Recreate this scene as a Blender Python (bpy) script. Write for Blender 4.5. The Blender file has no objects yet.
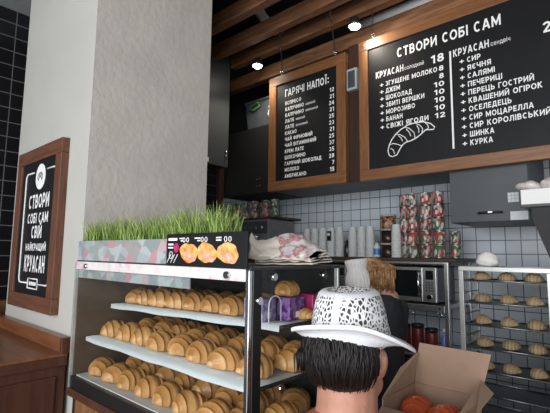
import bpy, bmesh, math, random
from mathutils import Vector, Matrix, noise
from math import sin, cos, pi, radians
random.seed(7)
S = bpy.context.scene
COL = S.collection

# ------------------------------------------------------------------ camera
F = 418.66
EYE = Vector((0, 0, 1.68))
yaw, pit, rol = radians(42.0574), radians(6.47766), radians(0.71562)
fw = Vector((-sin(yaw)*cos(pit), cos(yaw)*cos(pit), sin(pit)))
rt = Vector((cos(yaw), sin(yaw), 0))
up = rt.cross(fw)
r2 = rt*cos(rol) + up*sin(rol)
u2 = -rt*sin(rol) + up*cos(rol)
cd = bpy.data.cameras.new('camera'); cam = bpy.data.objects.new('camera', cd); COL.objects.link(cam)
cd.sensor_width = 36; cd.lens = F*36/550; cd.clip_start = 0.05
m = Matrix.Identity(4)
for i in range(3):
    m[i][0] = r2[i]; m[i][1] = u2[i]; m[i][2] = -fw[i]; m[i][3] = EYE[i]
cam.matrix_world = m
S.camera = cam

# ------------------------------------------------------------------ world, light, exposure
w = bpy.data.worlds.new('world'); S.world = w; w.use_nodes = True
bg = w.node_tree.nodes['Background']; bg.inputs[0].default_value = (.95, .97, 1.0, 1); bg.inputs[1].default_value = 1.05

def area(name, loc, rot, sx, sy, energy, colr):
    d = bpy.data.lights.new(name, 'AREA'); d.shape = 'RECTANGLE'; d.size = sx; d.size_y = sy
    d.energy = energy; d.color = colr
    o = bpy.data.objects.new(name, d); COL.objects.link(o); o.location = loc; o.rotation_euler = rot
    return o
# daylight entering through the shop front behind the viewer
area('daylight_shop_front', (.5, -2.6, 2.1), (radians(90), 0, 0), 4.6, 2.8, 175, (.97, .985, 1.0))
S.view_settings.view_transform = 'Standard'; S.view_settings.look = 'None'
S.view_settings.gamma = 1; S.view_settings.exposure = 0.2
S.view_settings.use_curve_mapping = False

# ------------------------------------------------------------------ materials
MATS = {}
def newmat(name):
    mt = bpy.data.materials.new(name); mt.use_nodes = True
    nt = mt.node_tree; MATS[name] = mt
    return mt, nt, nt.nodes['Principled BSDF']
def nd(nt, typ, **kw):
    n = nt.nodes.new(typ)
    for k, v in kw.items():
        if k in n.inputs: n.inputs[k].default_value = v
        else: setattr(n, k, v)
    return n
def c4(c): return (c[0], c[1], c[2], 1)
def mat(name, c, rough=.6, metal=0, var=.12, scale=12, bump=0, bscale=60, spec=.5, trans=0, coat=0):
    mt, nt, b = newmat(name)
    tc = nd(nt, 'ShaderNodeTexCoord')
    n = nd(nt, 'ShaderNodeTexNoise', Scale=scale, Detail=4)
    nt.links.new(tc.outputs['Object'], n.inputs['Vector'])
    r = nd(nt, 'ShaderNodeValToRGB')
    r.color_ramp.elements[0].position = .3; r.color_ramp.elements[1].position = .7
    r.color_ramp.elements[0].color = c4([x*(1-var) for x in c]); r.color_ramp.elements[1].color = c4([min(1, x*(1+var)) for x in c])
    nt.links.new(n.outputs['Fac'], r.inputs[0]); nt.links.new(r.outputs[0], b.inputs['Base Color'])
    b.inputs['Roughness'].default_value = rough; b.inputs['Metallic'].default_value = metal
    b.inputs['Specular IOR Level'].default_value = spec
    b.inputs['Transmission Weight'].default_value = trans
    b.inputs['Coat Weight'].default_value = coat
    if bump:
        n2 = nd(nt, 'ShaderNodeTexNoise', Scale=bscale, Detail=3)
        nt.links.new(tc.outputs['Object'], n2.inputs['Vector'])
        bp = nd(nt, 'ShaderNodeBump', Strength=bump, Distance=.01)
        nt.links.new(n2.outputs['Fac'], bp.inputs['Height']); nt.links.new(bp.outputs[0], b.inputs['Normal'])
    return mt
def wood(name, c1, c2, axis='X', scale=1, rough=.5):
    mt, nt, b = newmat(name)
    tc = nd(nt, 'ShaderNodeTexCoord'); mp = nd(nt, 'ShaderNodeMapping')
    s = [22*scale]*3; s['XYZ'.index(axis)] = 1.8*scale; mp.inputs['Scale'].default_value = s
    nt.links.new(tc.outputs['Object'], mp.inputs['Vector'])
    n = nd(nt, 'ShaderNodeTexNoise', Scale=1.6, Detail=6, Roughness=.65, Distortion=.6)
    nt.links.new(mp.outputs[0], n.inputs['Vector'])
    r = nd(nt, 'ShaderNodeValToRGB'); r.color_ramp.elements[0].position = .32; r.color_ramp.elements[1].position = .72
    r.color_ramp.elements[0].color = c4(c1); r.color_ramp.elements[1].color = c4(c2)
    nt.links.new(n.outputs['Fac'], r.inputs[0]); nt.links.new(r.outputs[0], b.inputs['Base Color'])
    b.inputs['Roughness'].default_value = rough
    bp = nd(nt, 'ShaderNodeBump', Strength=.25, Distance=.004)
    nt.links.new(n.outputs['Fac'], bp.inputs['Height']); nt.links.new(bp.outputs[0], b.inputs['Normal'])
    return mt
def tile(name, c, grout, sx, sz, mort, plane, rough=.2, var=.1, oz=0):
    mt, nt, b = newmat(name)
    tc = nd(nt, 'ShaderNodeTexCoord'); sp = nd(nt, 'ShaderNodeSeparateXYZ'); cb = nd(nt, 'ShaderNodeCombineXYZ')
    nt.links.new(tc.outputs['Object'], sp.inputs[0])
    nt.links.new(sp.outputs[0 if plane == 'X' else 1], cb.inputs[0]); nt.links.new(sp.outputs[2], cb.inputs[1])
    mp = nd(nt, 'ShaderNodeMapping'); mp.inputs['Location'].default_value = (0, oz, 0)
    nt.links.new(cb.outputs[0], mp.inputs['Vector'])
    br = nd(nt, 'ShaderNodeTexBrick', Scale=1); br.offset = 0
    br.inputs['Color1'].default_value = c4(c); br.inputs['Color2'].default_value = c4([x*(1-var) for x in c])
    br.inputs['Mortar'].default_value = c4(grout); br.inputs['Mortar Size'].default_value = mort
    br.inputs['Mortar Smooth'].default_value = .1
    br.inputs['Brick Width'].default_value = sx; br.inputs['Row Height'].default_value = sz
    nt.links.new(mp.outputs[0], br.inputs['Vector']); nt.links.new(br.outputs['Color'], b.inputs['Base Color'])
    b.inputs['Roughness'].default_value = rough
    bp = nd(nt, 'ShaderNodeBump', Strength=.3, Distance=.003, invert=True)
    nt.links.new(br.outputs['Fac'], bp.inputs['Height']); nt.links.new(bp.outputs[0], b.inputs['Normal'])
    return mt
def emit(name, c, s):
    mt, nt, b = newmat(name)
    b.inputs['Emission Color'].default_value = c4(c); b.inputs['Emission Strength'].default_value = s
    b.inputs['Base Color'].default_value = c4(c)
    return mt
def glassmat(name, tint=(.965, .98, .975), refl=.9):
    mt, nt, b = newmat(name); nt.nodes.remove(b)
    out = nt.nodes['Material Output']
    t = nd(nt, 'ShaderNodeBsdfTransparent'); t.inputs[0].default_value = c4(tint)
    g = nd(nt, 'ShaderNodeBsdfGlossy'); g.inputs['Roughness'].default_value = .03
    lw = nd(nt, 'ShaderNodeLayerWeight'); lw.inputs[0].default_value = .5
    fr = nd(nt, 'ShaderNodeMath', operation='POWER'); fr.inputs[1].default_value = 5; nt.links.new(lw.outputs['Facing'], fr.inputs[0])
    mu = nd(nt, 'ShaderNodeMath', operation='MULTIPLY_ADD'); mu.inputs[1].default_value = .5*refl; mu.inputs[2].default_value = .03*refl
    mx = nd(nt, 'ShaderNodeMixShader')
    nt.links.new(fr.outputs[0], mu.inputs[0]); nt.links.new(mu.outputs[0], mx.inputs[0])
    nt.links.new(t.outputs[0], mx.inputs[1]); nt.links.new(g.outputs[0], mx.inputs[2]); nt.links.new(mx.outputs[0], out.inputs[0])
    return mt
def attrmat(name, stops, rough=.45, attr='tone', nscale=30, namt=.25, bump=.15, sss=0, coat=0):
    """colour ramp driven by a per-vertex surface pattern plus noise"""
    mt, nt, b = newmat(name)
    a = nd(nt, 'ShaderNodeAttribute', attribute_name=attr)
    tc = nd(nt, 'ShaderNodeTexCoord'); n = nd(nt, 'ShaderNodeTexNoise', Scale=nscale, Detail=4)
    nt.links.new(tc.outputs['Object'], n.inputs['Vector'])
    mm = nd(nt, 'ShaderNodeMath', operation='MULTIPLY_ADD'); mm.inputs[1].default_value = namt; 
    nt.links.new(n.outputs['Fac'], mm.inputs[0]); nt.links.new(a.outputs['Fac'], mm.inputs[2])
    r = nd(nt, 'ShaderNodeValToRGB'); cr = r.color_ramp
    while len(cr.elements) < len(stops): cr.elements.new(.5)
    for e, (p, c) in zip(cr.elements, stops): e.position = p; e.color = c4(c)
    nt.links.new(mm.outputs[0], r.inputs[0]); nt.links.new(r.outputs[0], b.inputs['Base Color'])
    b.inputs['Roughness'].default_value = rough; b.inputs['Coat Weight'].default_value = coat
    bp = nd(nt, 'ShaderNodeBump', Strength=bump, Distance=.003)
    nt.links.new(n.outputs['Fac'], bp.inputs['Height']); nt.links.new(bp.outputs[0], b.inputs['Normal'])
    return mt
def ramp_pattern(name, kind, stops, scale, rough=.6, mapscale=(1, 1, 1), const=False):
    mt, nt, b = newmat(name)
    tc = nd(nt, 'ShaderNodeTexCoord'); mp = nd(nt, 'ShaderNodeMapping'); mp.inputs['Scale'].default_value = mapscale
    nt.links.new(tc.outputs['Object'], mp.inputs['Vector'])
    if kind == 'cells':
        n = nd(nt, 'ShaderNodeTexVoronoi', Scale=scale); sp = nd(nt, 'ShaderNodeSeparateColor')
        nt.links.new(n.outputs['Color'], sp.inputs[0]); src = sp.outputs[0]
    elif kind == 'edge':
        n = nd(nt, 'ShaderNodeTexVoronoi', Scale=scale, feature='DISTANCE_TO_EDGE'); src = n.outputs[0]
    else:
        n = nd(nt, 'ShaderNodeTexNoise', Scale=scale, Detail=3); src = n.outputs['Fac']
    nt.links.new(mp.outputs[0], n.inputs['Vector'])
    r = nd(nt, 'ShaderNodeValToRGB'); cr = r.color_ramp
    if const: cr.interpolation = 'CONSTANT'
    while len(cr.elements) < len(stops): cr.elements.new(.5)
    for e, (p, c) in zip(cr.elements, stops): e.position = p; e.color = c4(c)
    nt.links.new(src, r.inputs[0]); nt.links.new(r.outputs[0], b.inputs['Base Color'])
    b.inputs['Roughness'].default_value = rough
    return mt

M_PLASTER = mat('plaster_smooth', (.50, .492, .455), .85, var=.04, scale=3, bump=.08, bscale=25)
M_STUCCO = mat('plaster_rough', (.62, .585, .54), .9, var=.06, scale=5, bump=.32, bscale=28)
M_BLACKTILE = tile('black_tile', (.014, .014, .016), (.15, .15, .15), .26, .125, .004, 'Y', .12, .2, oz=-.014)
M_TILE = tile('pale_blue_tile', (.60, .66, .72), (.12, .13, .15), .1, .1, .0035, 'X', .22, .08)
M_FLOOR = tile('floor_tile', (.10, .085, .07), (.05, .05, .05), .4, .4, .005, 'X', .35)
M_CEIL = mat('dark_ceiling', (.006, .005, .005), .9)
M_SOFFIT = mat('grey_soffit', (.36, .39, .39), .8, var=.05)
M_BEAM = wood('beam_wood', (.085, .036, .017), (.33, .155, .07), 'X', 1, .55)
M_FRAME = wood('frame_wood', (.15, .060, .022), (.28, .125, .050), 'X', 1.3, .4)
M_FRAMEV = wood('frame_wood_upright', (.15, .060, .022), (.28, .125, .050), 'Z', 1.3, .4)
M_REDWOOD = wood('red_wood', (.09, .034, .018), (.20, .082, .045), 'Z', 1.2, .45)
M_REDWOODX = wood('red_wood_level', (.09, .034, .018), (.20, .082, .045), 'X', 1.2, .45)
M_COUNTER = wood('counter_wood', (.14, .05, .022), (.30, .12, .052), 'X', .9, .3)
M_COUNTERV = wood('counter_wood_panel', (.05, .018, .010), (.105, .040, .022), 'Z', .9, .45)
M_PLANK = wood('plank_wood', (.12, .05, .02), (.30, .15, .06), 'Z', .8, .5)
M_DARKRED = wood('dark_red_wood', (.025, .010, .007), (.055, .022, .014), 'Z', 1, .5)
M_BOARD = mat('chalkboard', (.010, .0105, .012), .48, var=.15, scale=4, spec=.22)
M_BLACK = mat('black_plastic', (.012, .012, .013), .35)
M_BLACKM = mat('black_matte', (.010, .010, .011), .6)
M_GREYCAB = mat('grey_laminate', (.058, .066, .070), .45, var=.06)
M_WHITE = mat('white_paint', (.88, .88, .86), .6, var=.02)
M_CHALK = mat('chalk_white', (.9, .9, .9), .8, var=.03)
M_PAPER = mat('white_paper', (.66, .69, .71), .7, var=.04, scale=20, bump=.1, bscale=40)
M_KRAFT = mat('kraft_paper', (.88, .80, .71), .8, var=.04, scale=15, bump=.35, bscale=45)
M_CARTON = mat('carton', (.33, .215, .15), .8, var=.05, scale=25, bump=.05)
M_STEEL = mat('brushed_steel', (.55, .56, .56), .32, 1, var=.08, scale=30)
M_ALU = mat('aluminium', (.60, .62, .60), .42, .75, var=.06, scale=30)
M_CHROME = mat('chrome', (.8, .8, .8), .12, 1, var=.02)
M_DARKSTEEL = mat('dark_steel', (.10, .105, .11), .4, .8)
M_GLASS = glassmat('case_glass')
M_DARKGLASS = mat('oven_glass', (.010, .011, .012), .08, var=.1)
M_SHELFWOOD = wood('shelf_dark', (.03, .016, .010), (.075, .042, .03), 'X', 1, .5)
M_SKIN = mat('skin', (.42, .20, .135), .5, var=.12, scale=25, bump=.1, bscale=120)
M_SKIN2 = mat('skin_fair', (.52, .30, .21), .5, var=.08, scale=25)
M_HAIR = mat('black_hair', (.008, .006, .006), .5, var=.3, scale=60, spec=.3)
M_BLOND = ramp_pattern('blond_hair', 'noise', [(.3, (.14, .065, .025)), (.5, (.36, .19, .08)), (.72, (.56, .35, .17))], 45, .45)
M_HAT = mat('white_straw', (.84, .85, .90), .75, var=.03, scale=60, bump=.2, bscale=260)
M_LACE = ramp_pattern('white_lace', 'edge', [(.0, (.82, .82, .84)), (.12, (.78, .78, .80)), (.19, (.05, .045, .045))], 122, .8, (1, 1, .7))
M_SHIRT = mat('rust_shirt', (.36, .07, .03), .8, var=.1, scale=40)
M_TROUSER = mat('dark_denim', (.03, .04, .07), .8)
M_TEE = mat('charcoal_shirt', (.022, .024, .030), .8)
M_CAP = mat('white_cap_cloth', (.86, .83, .82), .85, var=.06, scale=30)
M_SHOE = mat('shoe_leather', (.02, .015, .012), .4)
M_LAMP = emit('lamp_glow', (1.0, .95, .86), 30)
M_CUP = mat('paper_cup', (.68, .70, .70), .6, var=.03)
M_PURPLE = ramp_pattern('purple_wrapper', 'cells', [(0, (.06, .015, .12)), (.45, (.16, .05, .26)), (.75, (.30, .15, .42))], 70, .35)
M_MAUVE = ramp_pattern('mauve_wrapper', 'cells', [(0, (.22, .14, .34)), (.5, (.36, .26, .48)), (.8, (.5, .42, .6))], 55, .35)
M_MAGENTA = mat('magenta_wrapper', (.42, .03, .14), .35, var=.25, scale=35)
M_CRO = attrmat('baked_croissant', [(.0, (.86, .58, .31)), (.28, (.74, .40, .155)), (.62, (.52, .23, .062)), (1.0, (.30, .10, .02))], .38, coat=.15)
M_RAW = attrmat('pale_croissant', [(.0, (.44, .35, .22)), (.4, (.34, .245, .135)), (1.0, (.22, .13, .055))], .6)
M_GLAZED = attrmat('red_glazed_croissant', [(.0, (.66, .17, .055)), (.4, (.50, .085, .025)), (1.0, (.26, .03, .012))], .3, coat=.4)
M_STONE = ramp_pattern('printed_rose_pattern', 'cells', [(0, (.27, .30, .32)), (.22, (.36, .40, .42)), (.45, (.30, .34, .32)), (.62, (.43, .46, .47)), (.86, (.47, .27, .29)), (.95, (.48, .38, .38))], 24, .4, (1, 1, 1.25), True)
M_STRIP = ramp_pattern('pale_rose_strip', 'noise', [(.35, (.80, .76, .75)), (.55, (.74, .68, .67)), (.68, (.62, .38, .42))], 14, .4)
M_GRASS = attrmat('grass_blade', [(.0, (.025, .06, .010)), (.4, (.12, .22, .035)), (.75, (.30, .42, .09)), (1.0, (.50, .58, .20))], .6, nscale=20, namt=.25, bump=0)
M_CANS = []
for i, cs in enumerate([((.45, .05, .05), (.65, .62, .55), (.05, .16, .07)), ((.05, .15, .07), (.60, .60, .54), (.45, .06, .06)), ((.62, .60, .55), (.42, .05, .06), (.10, .16, .10))]):
    M_CANS.append(ramp_pattern('can_label_%s' % 'red green white'.split()[i], 'cells', [(0, cs[0]), (.33, cs[1]), (.58, cs[2]), (.76, (.36, .34, .31)), (.88, (.08, .06, .05))], 70, .3, (1, 1, .5), True))

# ------------------------------------------------------------------ mesh helpers
class MB:
    def __init__(s): s.b = bmesh.new()
    def _take(s, vs, slot):
        if slot:
            fs = {f for v in vs for f in v.link_faces}
            for f in fs: f.material_index = slot
    def box(s, x0, x1, y0, y1, z0, z1, bev=0, slot=0, rz=0, tilt=None):
        t = bmesh.new(); r = bmesh.ops.create_cube(t, size=1)
        for v in t.verts: v.co = Vector(((v.co.x)*(x1-x0), v.co.y*(y1-y0), v.co.z*(z1-z0)))
        if bev: bmesh.ops.bevel(t, geom=list(t.edges), offset=bev, segments=2, affect='EDGES', profile=.5)
        mm = Matrix.Translation(((x0+x1)/2, (y0+y1)/2, (z0+z1)/2))
        if tilt is not None: mm = mm @ tilt
        elif rz: mm = mm @ Matrix.Rotation(rz, 4, 'Z')
        t.transform(mm); s.add(t, slot); return s
    def add(s, t, slot=0):
        me = bpy.data.meshes.new('tmp'); t.to_mesh(me); t.free()
        n = len(s.b.faces); s.b.from_mesh(me); bpy.data.meshes.remove(me)
        if slot:
            s.b.faces.ensure_lookup_table()
            for f in s.b.faces[n:]: f.material_index = slot
    def rings(s, rings, cap=True, closed=False, slot=0):
        b = s.b; R = [[b.verts.new(p) for p in r] for r in rings]; n = len(R[0]); L = len(R)
        for i in range(L if closed else L-1):
            A, B = R[i], R[(i+1) % L]
            for j in range(n):
                f = b.faces.new((A[j], A[(j+1) % n], B[(j+1) % n], B[j])); f.material_index = slot; f.smooth = True
        if cap and not closed:
            f = b.faces.new(list(reversed(R[0]))); f.material_index = slot
            f = b.faces.new(R[-1]); f.material_index = slot
        return s
    def tube(s, pts, r, n=8, closed=False, slot=0, cap=True):
        pts = [Vector(p) for p in pts]; rs = r if isinstance(r, (list, tuple)) else [r]*len(pts)
        out = []; prev = None
        for i, p in enumerate(pts):
            a = pts[(i-1) % len(pts)] if (closed or i > 0) else p
            c = pts[(i+1) % len(pts)] if (closed or i < len(pts)-1) else p
            t = (c-a).normalized()
            if prev is None:
                u = t.orthogonal().normalized()
            else:
                u = (prev - t*prev.dot(t)); u = u.normalized() if u.length > 1e-6 else t.orthogonal().normalized()
            prev = u; v = t.cross(u)
            out.append([p + (u*cos(2*pi*k/n) + v*sin(2*pi*k/n))*rs[i] for k in range(n)])
        return s.rings(out, cap, closed, slot)
    def cyl(s, p0, p1, r, n=16, slot=0): return s.tube([p0, p1], r, n, slot=slot)
    def lathe(s, prof, c=(0, 0, 0), n=24, slot=0, cap=True, mx=None):
        c = Vector(c); R = []
        for r, z in prof:
            ring = [Vector((r*cos(2*pi*k/n), r*sin(2*pi*k/n), z)) for k in range(n)]
            if mx is not None: ring = [mx @ p for p in ring]
            R.append([p + c for p in ring])
        return s.rings(R, cap, False, slot)
    def prism(s, poly, y0, y1, slot=0, axis='Y'):
        def P(a, b_, c): return (a, c, b_) if axis == 'Y' else ((c, a, b_) if axis == 'X' else (a, b_, c))
        b = s.b
        A = [b.verts.new(P(p[0], p[1], y0)) for p in poly]; B = [b.verts.new(P(p[0], p[1], y1)) for p in poly]
        n = len(poly)
        fs = [b.faces.new(A), b.faces.new(list(reversed(B)))]
        for j in range(n): fs.append(b.faces.new((A[j], B[j], B[(j+1) % n], A[(j+1) % n])))
        for f in fs: f.material_index = slot
        return s
    def ball(s, c, rx, ry=None, rz=None, seg=16, mx=None, slot=0):
        ry = ry or rx; rz = rz or rx
        t = bmesh.new(); bmesh.ops.create_uvsphere(t, u_segments=seg, v_segments=max(6, seg*2//3), radius=1)
        mm = Matrix.Translation(c) @ (mx.to_4x4() if mx is not None else Matrix.Identity(4)) @ Matrix.Diagonal((rx, ry, rz, 1))
        t.transform(mm)
        for f in t.faces: f.smooth = True
        s.add(t, slot); return s
    def build(s, name, mats, parent=None, smooth=False, remesh=0, relax=0):
        bmesh.ops.recalc_face_normals(s.b, faces=list(s.b.faces))
        me = bpy.data.meshes.new(name); s.b.to_mesh(me); s.b.free()
        for mm in (mats if isinstance(mats, (list, tuple)) else [mats]): me.materials.append(mm)
        if smooth:
            for p in me.polygons: p.use_smooth = True
        o = bpy.data.objects.new(name, me); COL.objects.link(o)
        if remesh:
            md = o.modifiers.new('r', 'REMESH'); md.mode = 'VOXEL'; md.voxel_size = remesh; md.use_smooth_shade = True
            if relax:
                ms = o.modifiers.new('s', 'SMOOTH'); ms.iterations = relax; ms.factor = .5
            dg = bpy.context.evaluated_depsgraph_get()
            nm = bpy.data.meshes.new_from_object(o.evaluated_get(dg))
            o.modifiers.clear(); o.data = nm
            nm.materials.clear()
            for mm in (mats if isinstance(mats, (list, tuple)) else [mats]): nm.materials.append(mm)
            for p in nm.polygons: p.use_smooth = True
        if parent is not None: adopt(o, parent)
        return o
def wloc(o):
    return o.location + (wloc(o.parent) if o.parent else Vector((0, 0, 0)))
def adopt(o, parent):
    """mesh was written in world coordinates; re-base it on the parent's place"""
    off = wloc(parent)
    if o.type == 'MESH' and o.location.length == 0: o.data.transform(Matrix.Translation(-off))
    o.parent = parent
def tag(o, label, cat, group=None, kind=None):
    o['label'] = label; o['category'] = cat
    if group: o['group'] = group
    if kind: o['kind'] = kind
    return o
def thing(name, loc, label, cat, group=None):
    o = bpy.data.objects.new(name, None); COL.objects.link(o); o.location = loc; o.empty_display_size = .05
    return tag(o, label, cat, group)
def rebase(o, loc):
    """put the origin of a single-mesh thing at its base"""
    o.data.transform(Matrix.Translation(-Vector(loc))); o.location = loc; return o
def struct(o): o['kind'] = 'structure'; return o
ORD = ['first', 'second', 'third', 'fourth', 'fifth', 'sixth', 'seventh', 'eighth', 'ninth', 'tenth', 'eleventh', 'twelfth']

def text_mesh(body, bold=0.0, ext=.0008):
    c = bpy.data.curves.new('txt', 'FONT'); c.body = body; c.size = 1; c.extrude = 0; c.offset = bold; c.resolution_u = 3
    o = bpy.data.objects.new('txt', c)
    COL.objects.link(o); dg = bpy.context.evaluated_depsgraph_get()
    me = bpy.data.meshes.new_from_object(o.evaluated_get(dg))
    bpy.data.objects.remove(o); bpy.data.curves.remove(c)
    return me
def _ell(cx, cy, rx, ry, a0, a1, n=12):
    return [(cx+rx*cos(radians(a0+(a1-a0)*k/n)), cy+ry*sin(radians(a0+(a1-a0)*k/n))) for k in range(n+1)]
def glyph(ch):
    """heavy sans letter as centre-line strokes: (advance width, strokes), capital height 1"""
    h = .105; w = .70; T = 1-h; B_ = h
    V = lambda x, a=0, b=1: [(x, a), (x, b)]
    H = lambda y, a, b: [(a, y), (b, y)]
    bowl = lambda w_, y0, y1, x0=.1: [(x0, y1), (w_-.1-(y1-y0)*.5, y1)] + _ell(w_-.1-(y1-y0)*.5, (y0+y1)/2, (y1-y0)*.5, (y1-y0)/2, 90, -90) + [(x0, y0)]
    if ch == 'А': w = .82; return w, [[(.09, 0), (w/2-.02, .97)], [(w-.09, 0), (w/2+.02, .97)], H(.30, .24, w-.24)]
    if ch == 'Б': return w, [V(h), H(T, h, w-.06), bowl(w, B_, .56)]
    if ch == 'В': return w, [V(h), bowl(w-.05, .51, T), bowl(w, B_, .51)]
    if ch == 'Г': w = .58; return w, [V(h), H(T, h, w)]
    if ch == 'Д': w = .86; return w, [H(T, .24, w-.11), V(w-.21, .1, 1), [(.30, .95), (.28, .5), (.19, .12)], H(B_, 0, w), V(.085, -.16, .1), V(w-.085, -.16, .1)]
    if ch == 'Е': w = .60; return w, [V(h), H(T, h, w), H(.5, h, w-.05), H(B_, h, w)]
    if ch == 'Є': return w, [_ell(w/2+.03, .5, .27, .395, 45, 315, 20), H(.5, .12, .5)]
    if ch == 'Ж': w = 1.0; return w, [V(w/2), [(.08, 1), (.40, .52), (.06, 0)], [(w-.08, 1), (.60, .52), (w-.06, 0)]]
    if ch == 'З': return w-.05, [_ell(.30, .705, .20, .19, 150, -80), _ell(.30, .305, .24, .20, 80, -155)]
    if ch in 'ИЙ':
        w = .78; st = [V(h), V(w-h), [(h, .12), (w-h, .88)]]
        if ch == 'Й': st.append(_ell(w/2, 1.22, .14, .11, 190, 350, 8))
        return w, st
    if ch in 'ІЇ':
        w = .22 if ch == 'І' else .42; st = [V(w/2)]
        if ch == 'Ї': st += [V(.09, 1.08, 1.26), V(.33, 1.08, 1.26)]
        return w, st
    if ch == 'К': w = .76; return w, [V(h), [(.18, .50), (w-.13, 1)], [(.28, .58), (w-.11, 0)]]
    if ch == 'Л': w = .78; return w, [V(w-h), H(T, .24, w-h), [(.28, .98), (.26, .45), (.20, .14), (.0, .10)]]
    if ch == 'М': w = .94; return w, [V(h), V(w-h), [(h, .93), (w/2, .22), (w-h, .93)]]
    if ch == 'Н': w = .76; return w, [V(h), V(w-h), H(.5, h, w-h)]
    if ch in 'О0':
        w = .86 if ch == 'О' else .68; return w, [_ell(w/2, .5, w/2-.10, .40, 0, 360, 24)]
    if ch == 'П': w = .76; return w, [V(h), V(w-h), H(T, h, w-h)]
    if ch == 'Р': return w, [V(h), bowl(w, .40, T)]
    if ch == 'С': w = .76; return w, [_ell(w/2+.02, .5, w/2-.10, .40, 48, 312, 20)]
    if ch == 'Т': w = .66; return w, [V(w/2), H(T, 0, w)]
    if ch == 'У': w = .74; return w, [[(.09, 1), (w*.50, .33)], [(w-.09, 1), (.34, .16), (.26, .10), (.06, .10)]]
    if ch == 'Ф': w = .94; return w, [V(w/2), _ell(w/2, .52, w/2-.10, .29, 0, 360, 22)]
    if ch == 'Ц': w = .82; return w, [V(h), V(w-.18), H(B_, h, w), V(w-.07, -.16, .1)]
    if ch == 'Ч': w = .72; return w, [V(w-h), [(h, 1), (h, .62)] + _ell(.30, .62, .195, .20, 180, 270, 6) + [(w-h, .42)]]
    if ch == 'Ш': w = 1.02; return w, [V(h), V(w/2), V(w-h), H(B_, h, w-h)]
    if ch == 'Щ': w = 1.10; return w, [V(h), V(.5), V(w-.2), H(B_, h, w), V(w-.07, -.16, .1)]
    if ch == 'Ь': return w, [V(h), bowl(w, B_, .56)]
    if ch == 'Я': w = .72; return w, [V(w-h), [(w-h, T), (.36, T)] + _ell(.33, .67, .22, .225, 90, 270) + [(w-h, .445)], [(.34, .44), (.11, 0)]]
    if ch == '1': w = .46; return w, [V(w-.14), [(w-.14, .93), (.04, .74)]]
    if ch == '2': w = .64; return w, [_ell(.31, .70, .21, .20, 170, -20) + [(.12, .12)], H(B_, .04, w-.02)]
    if ch == '3': w = .64; return w, [_ell(.29, .705, .20, .19, 150, -80), _ell(.29, .305, .23, .20, 80, -155)]
    if ch == '4': w = .68; return w, [V(w-.2), [(w-.2, .93), (.06, .30)], H(.28, .03, w)]
    if ch == '5': w = .64; return w, [H(T, .12, w-.06), V(.14, .5, .95), _ell(.28, .33, .24, .23, 130, -150)]
    if ch == '7': w = .60; return w, [H(T, .02, w-.02), [(w-.1, .90), (.2, 0)]]
    if ch == '8': w = .68; return w, [_ell(w/2, .72, .19, .18, 0, 360, 18), _ell(w/2, .30, .23, .20, 0, 360, 18)]
    if ch == '+': w = .62; return w, [V(w/2, .16, .84), H(.5, 0, w)]
    if ch == ':': w = .24; return w, [V(.12, .08, .30), V(.12, .56, .78)]
    return .34, []
def ribbon(b, pts, wd, put):
    pts = [Vector((p[0], p[1], 0)) for p in pts]; n = len(pts); closed = (pts[0]-pts[-1]).length < 1e-4
    L = []
    for i, p in enumerate(pts):
        a = pts[i-1] if i > 0 else (pts[-2] if closed else None)
        c = pts[i+1] if i < n-1 else (pts[1] if closed else None)
        d0 = (p-a).normalized() if a is not None else None; d1 = (c-p).normalized() if c is not None else None
        if d0 is None: d0 = d1
        if d1 is None: d1 = d0
        n0 = Vector((-d0.y, d0.x, 0)); n1 = Vector((-d1.y, d1.x, 0)); m_ = (n0+n1)
        m_ = m_.normalized() if m_.length > 1e-4 else n0
        k = min(2.2, 1/max(.3, m_.dot(n0)))
        L.append((b.verts.new(put(p+m_*wd/2*k)), b.verts.new(put(p-m_*wd/2*k))))
    for i in range(n-1): b.faces.new((L[i][0], L[i+1][0], L[i+1][1], L[i][1]))
def lettering(parent, body, x, z, y, capz, width=None, bold=.02, right=False, m=None, name='lettering'):
    """words on a vertical face that looks towards -Y; x = left end (or right end), z = baseline, capz = capital height"""
    b = bmesh.new()
    if body.lower() == body and body.isalpha():
        me = text_mesh(body, 0); b.from_mesh(me); bpy.data.meshes.remove(me)
        xs = [v.co.x for v in b.verts]; x0, x1 = min(xs), max(xs); sx = width/(x1-x0)
        for v in b.verts: v.co = Vector((x+(v.co.x-x0)*sx, y, z+v.co.y*capz/.73))
    else:
        gap = .13; cx = 0; G = []
        for ch in body:
            w_, st = glyph(ch); G.append((cx, w_, st)); cx += w_ + gap
        tot = cx - gap
        sx = capz if width is None else width/tot
        base = x - (tot*sx if right else 0)
        wd = .18 if bold > .006 else .135
        for gx, w_, st in G:
            for q_, s_ in enumerate(st):
                ribbon(b, s_, wd, lambda p: Vector((base+(gx+p.x)*sx, y-.0003*q_, z+p.y*capz)))
    me = bpy.data.meshes.new(name); b.to_mesh(me); b.free(); me.materials.append(m or M_CHALK)
    o = bpy.data.objects.new(name, me); COL.objects.link(o); adopt(o, parent)
    return o
def strip_curve(mb, pts, wd, y, dy=.0006):
    """painted line of constant width on a vertical face"""
    mb.tube([(p[0], y, p[1]) for p in pts], wd/2, 5)

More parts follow.
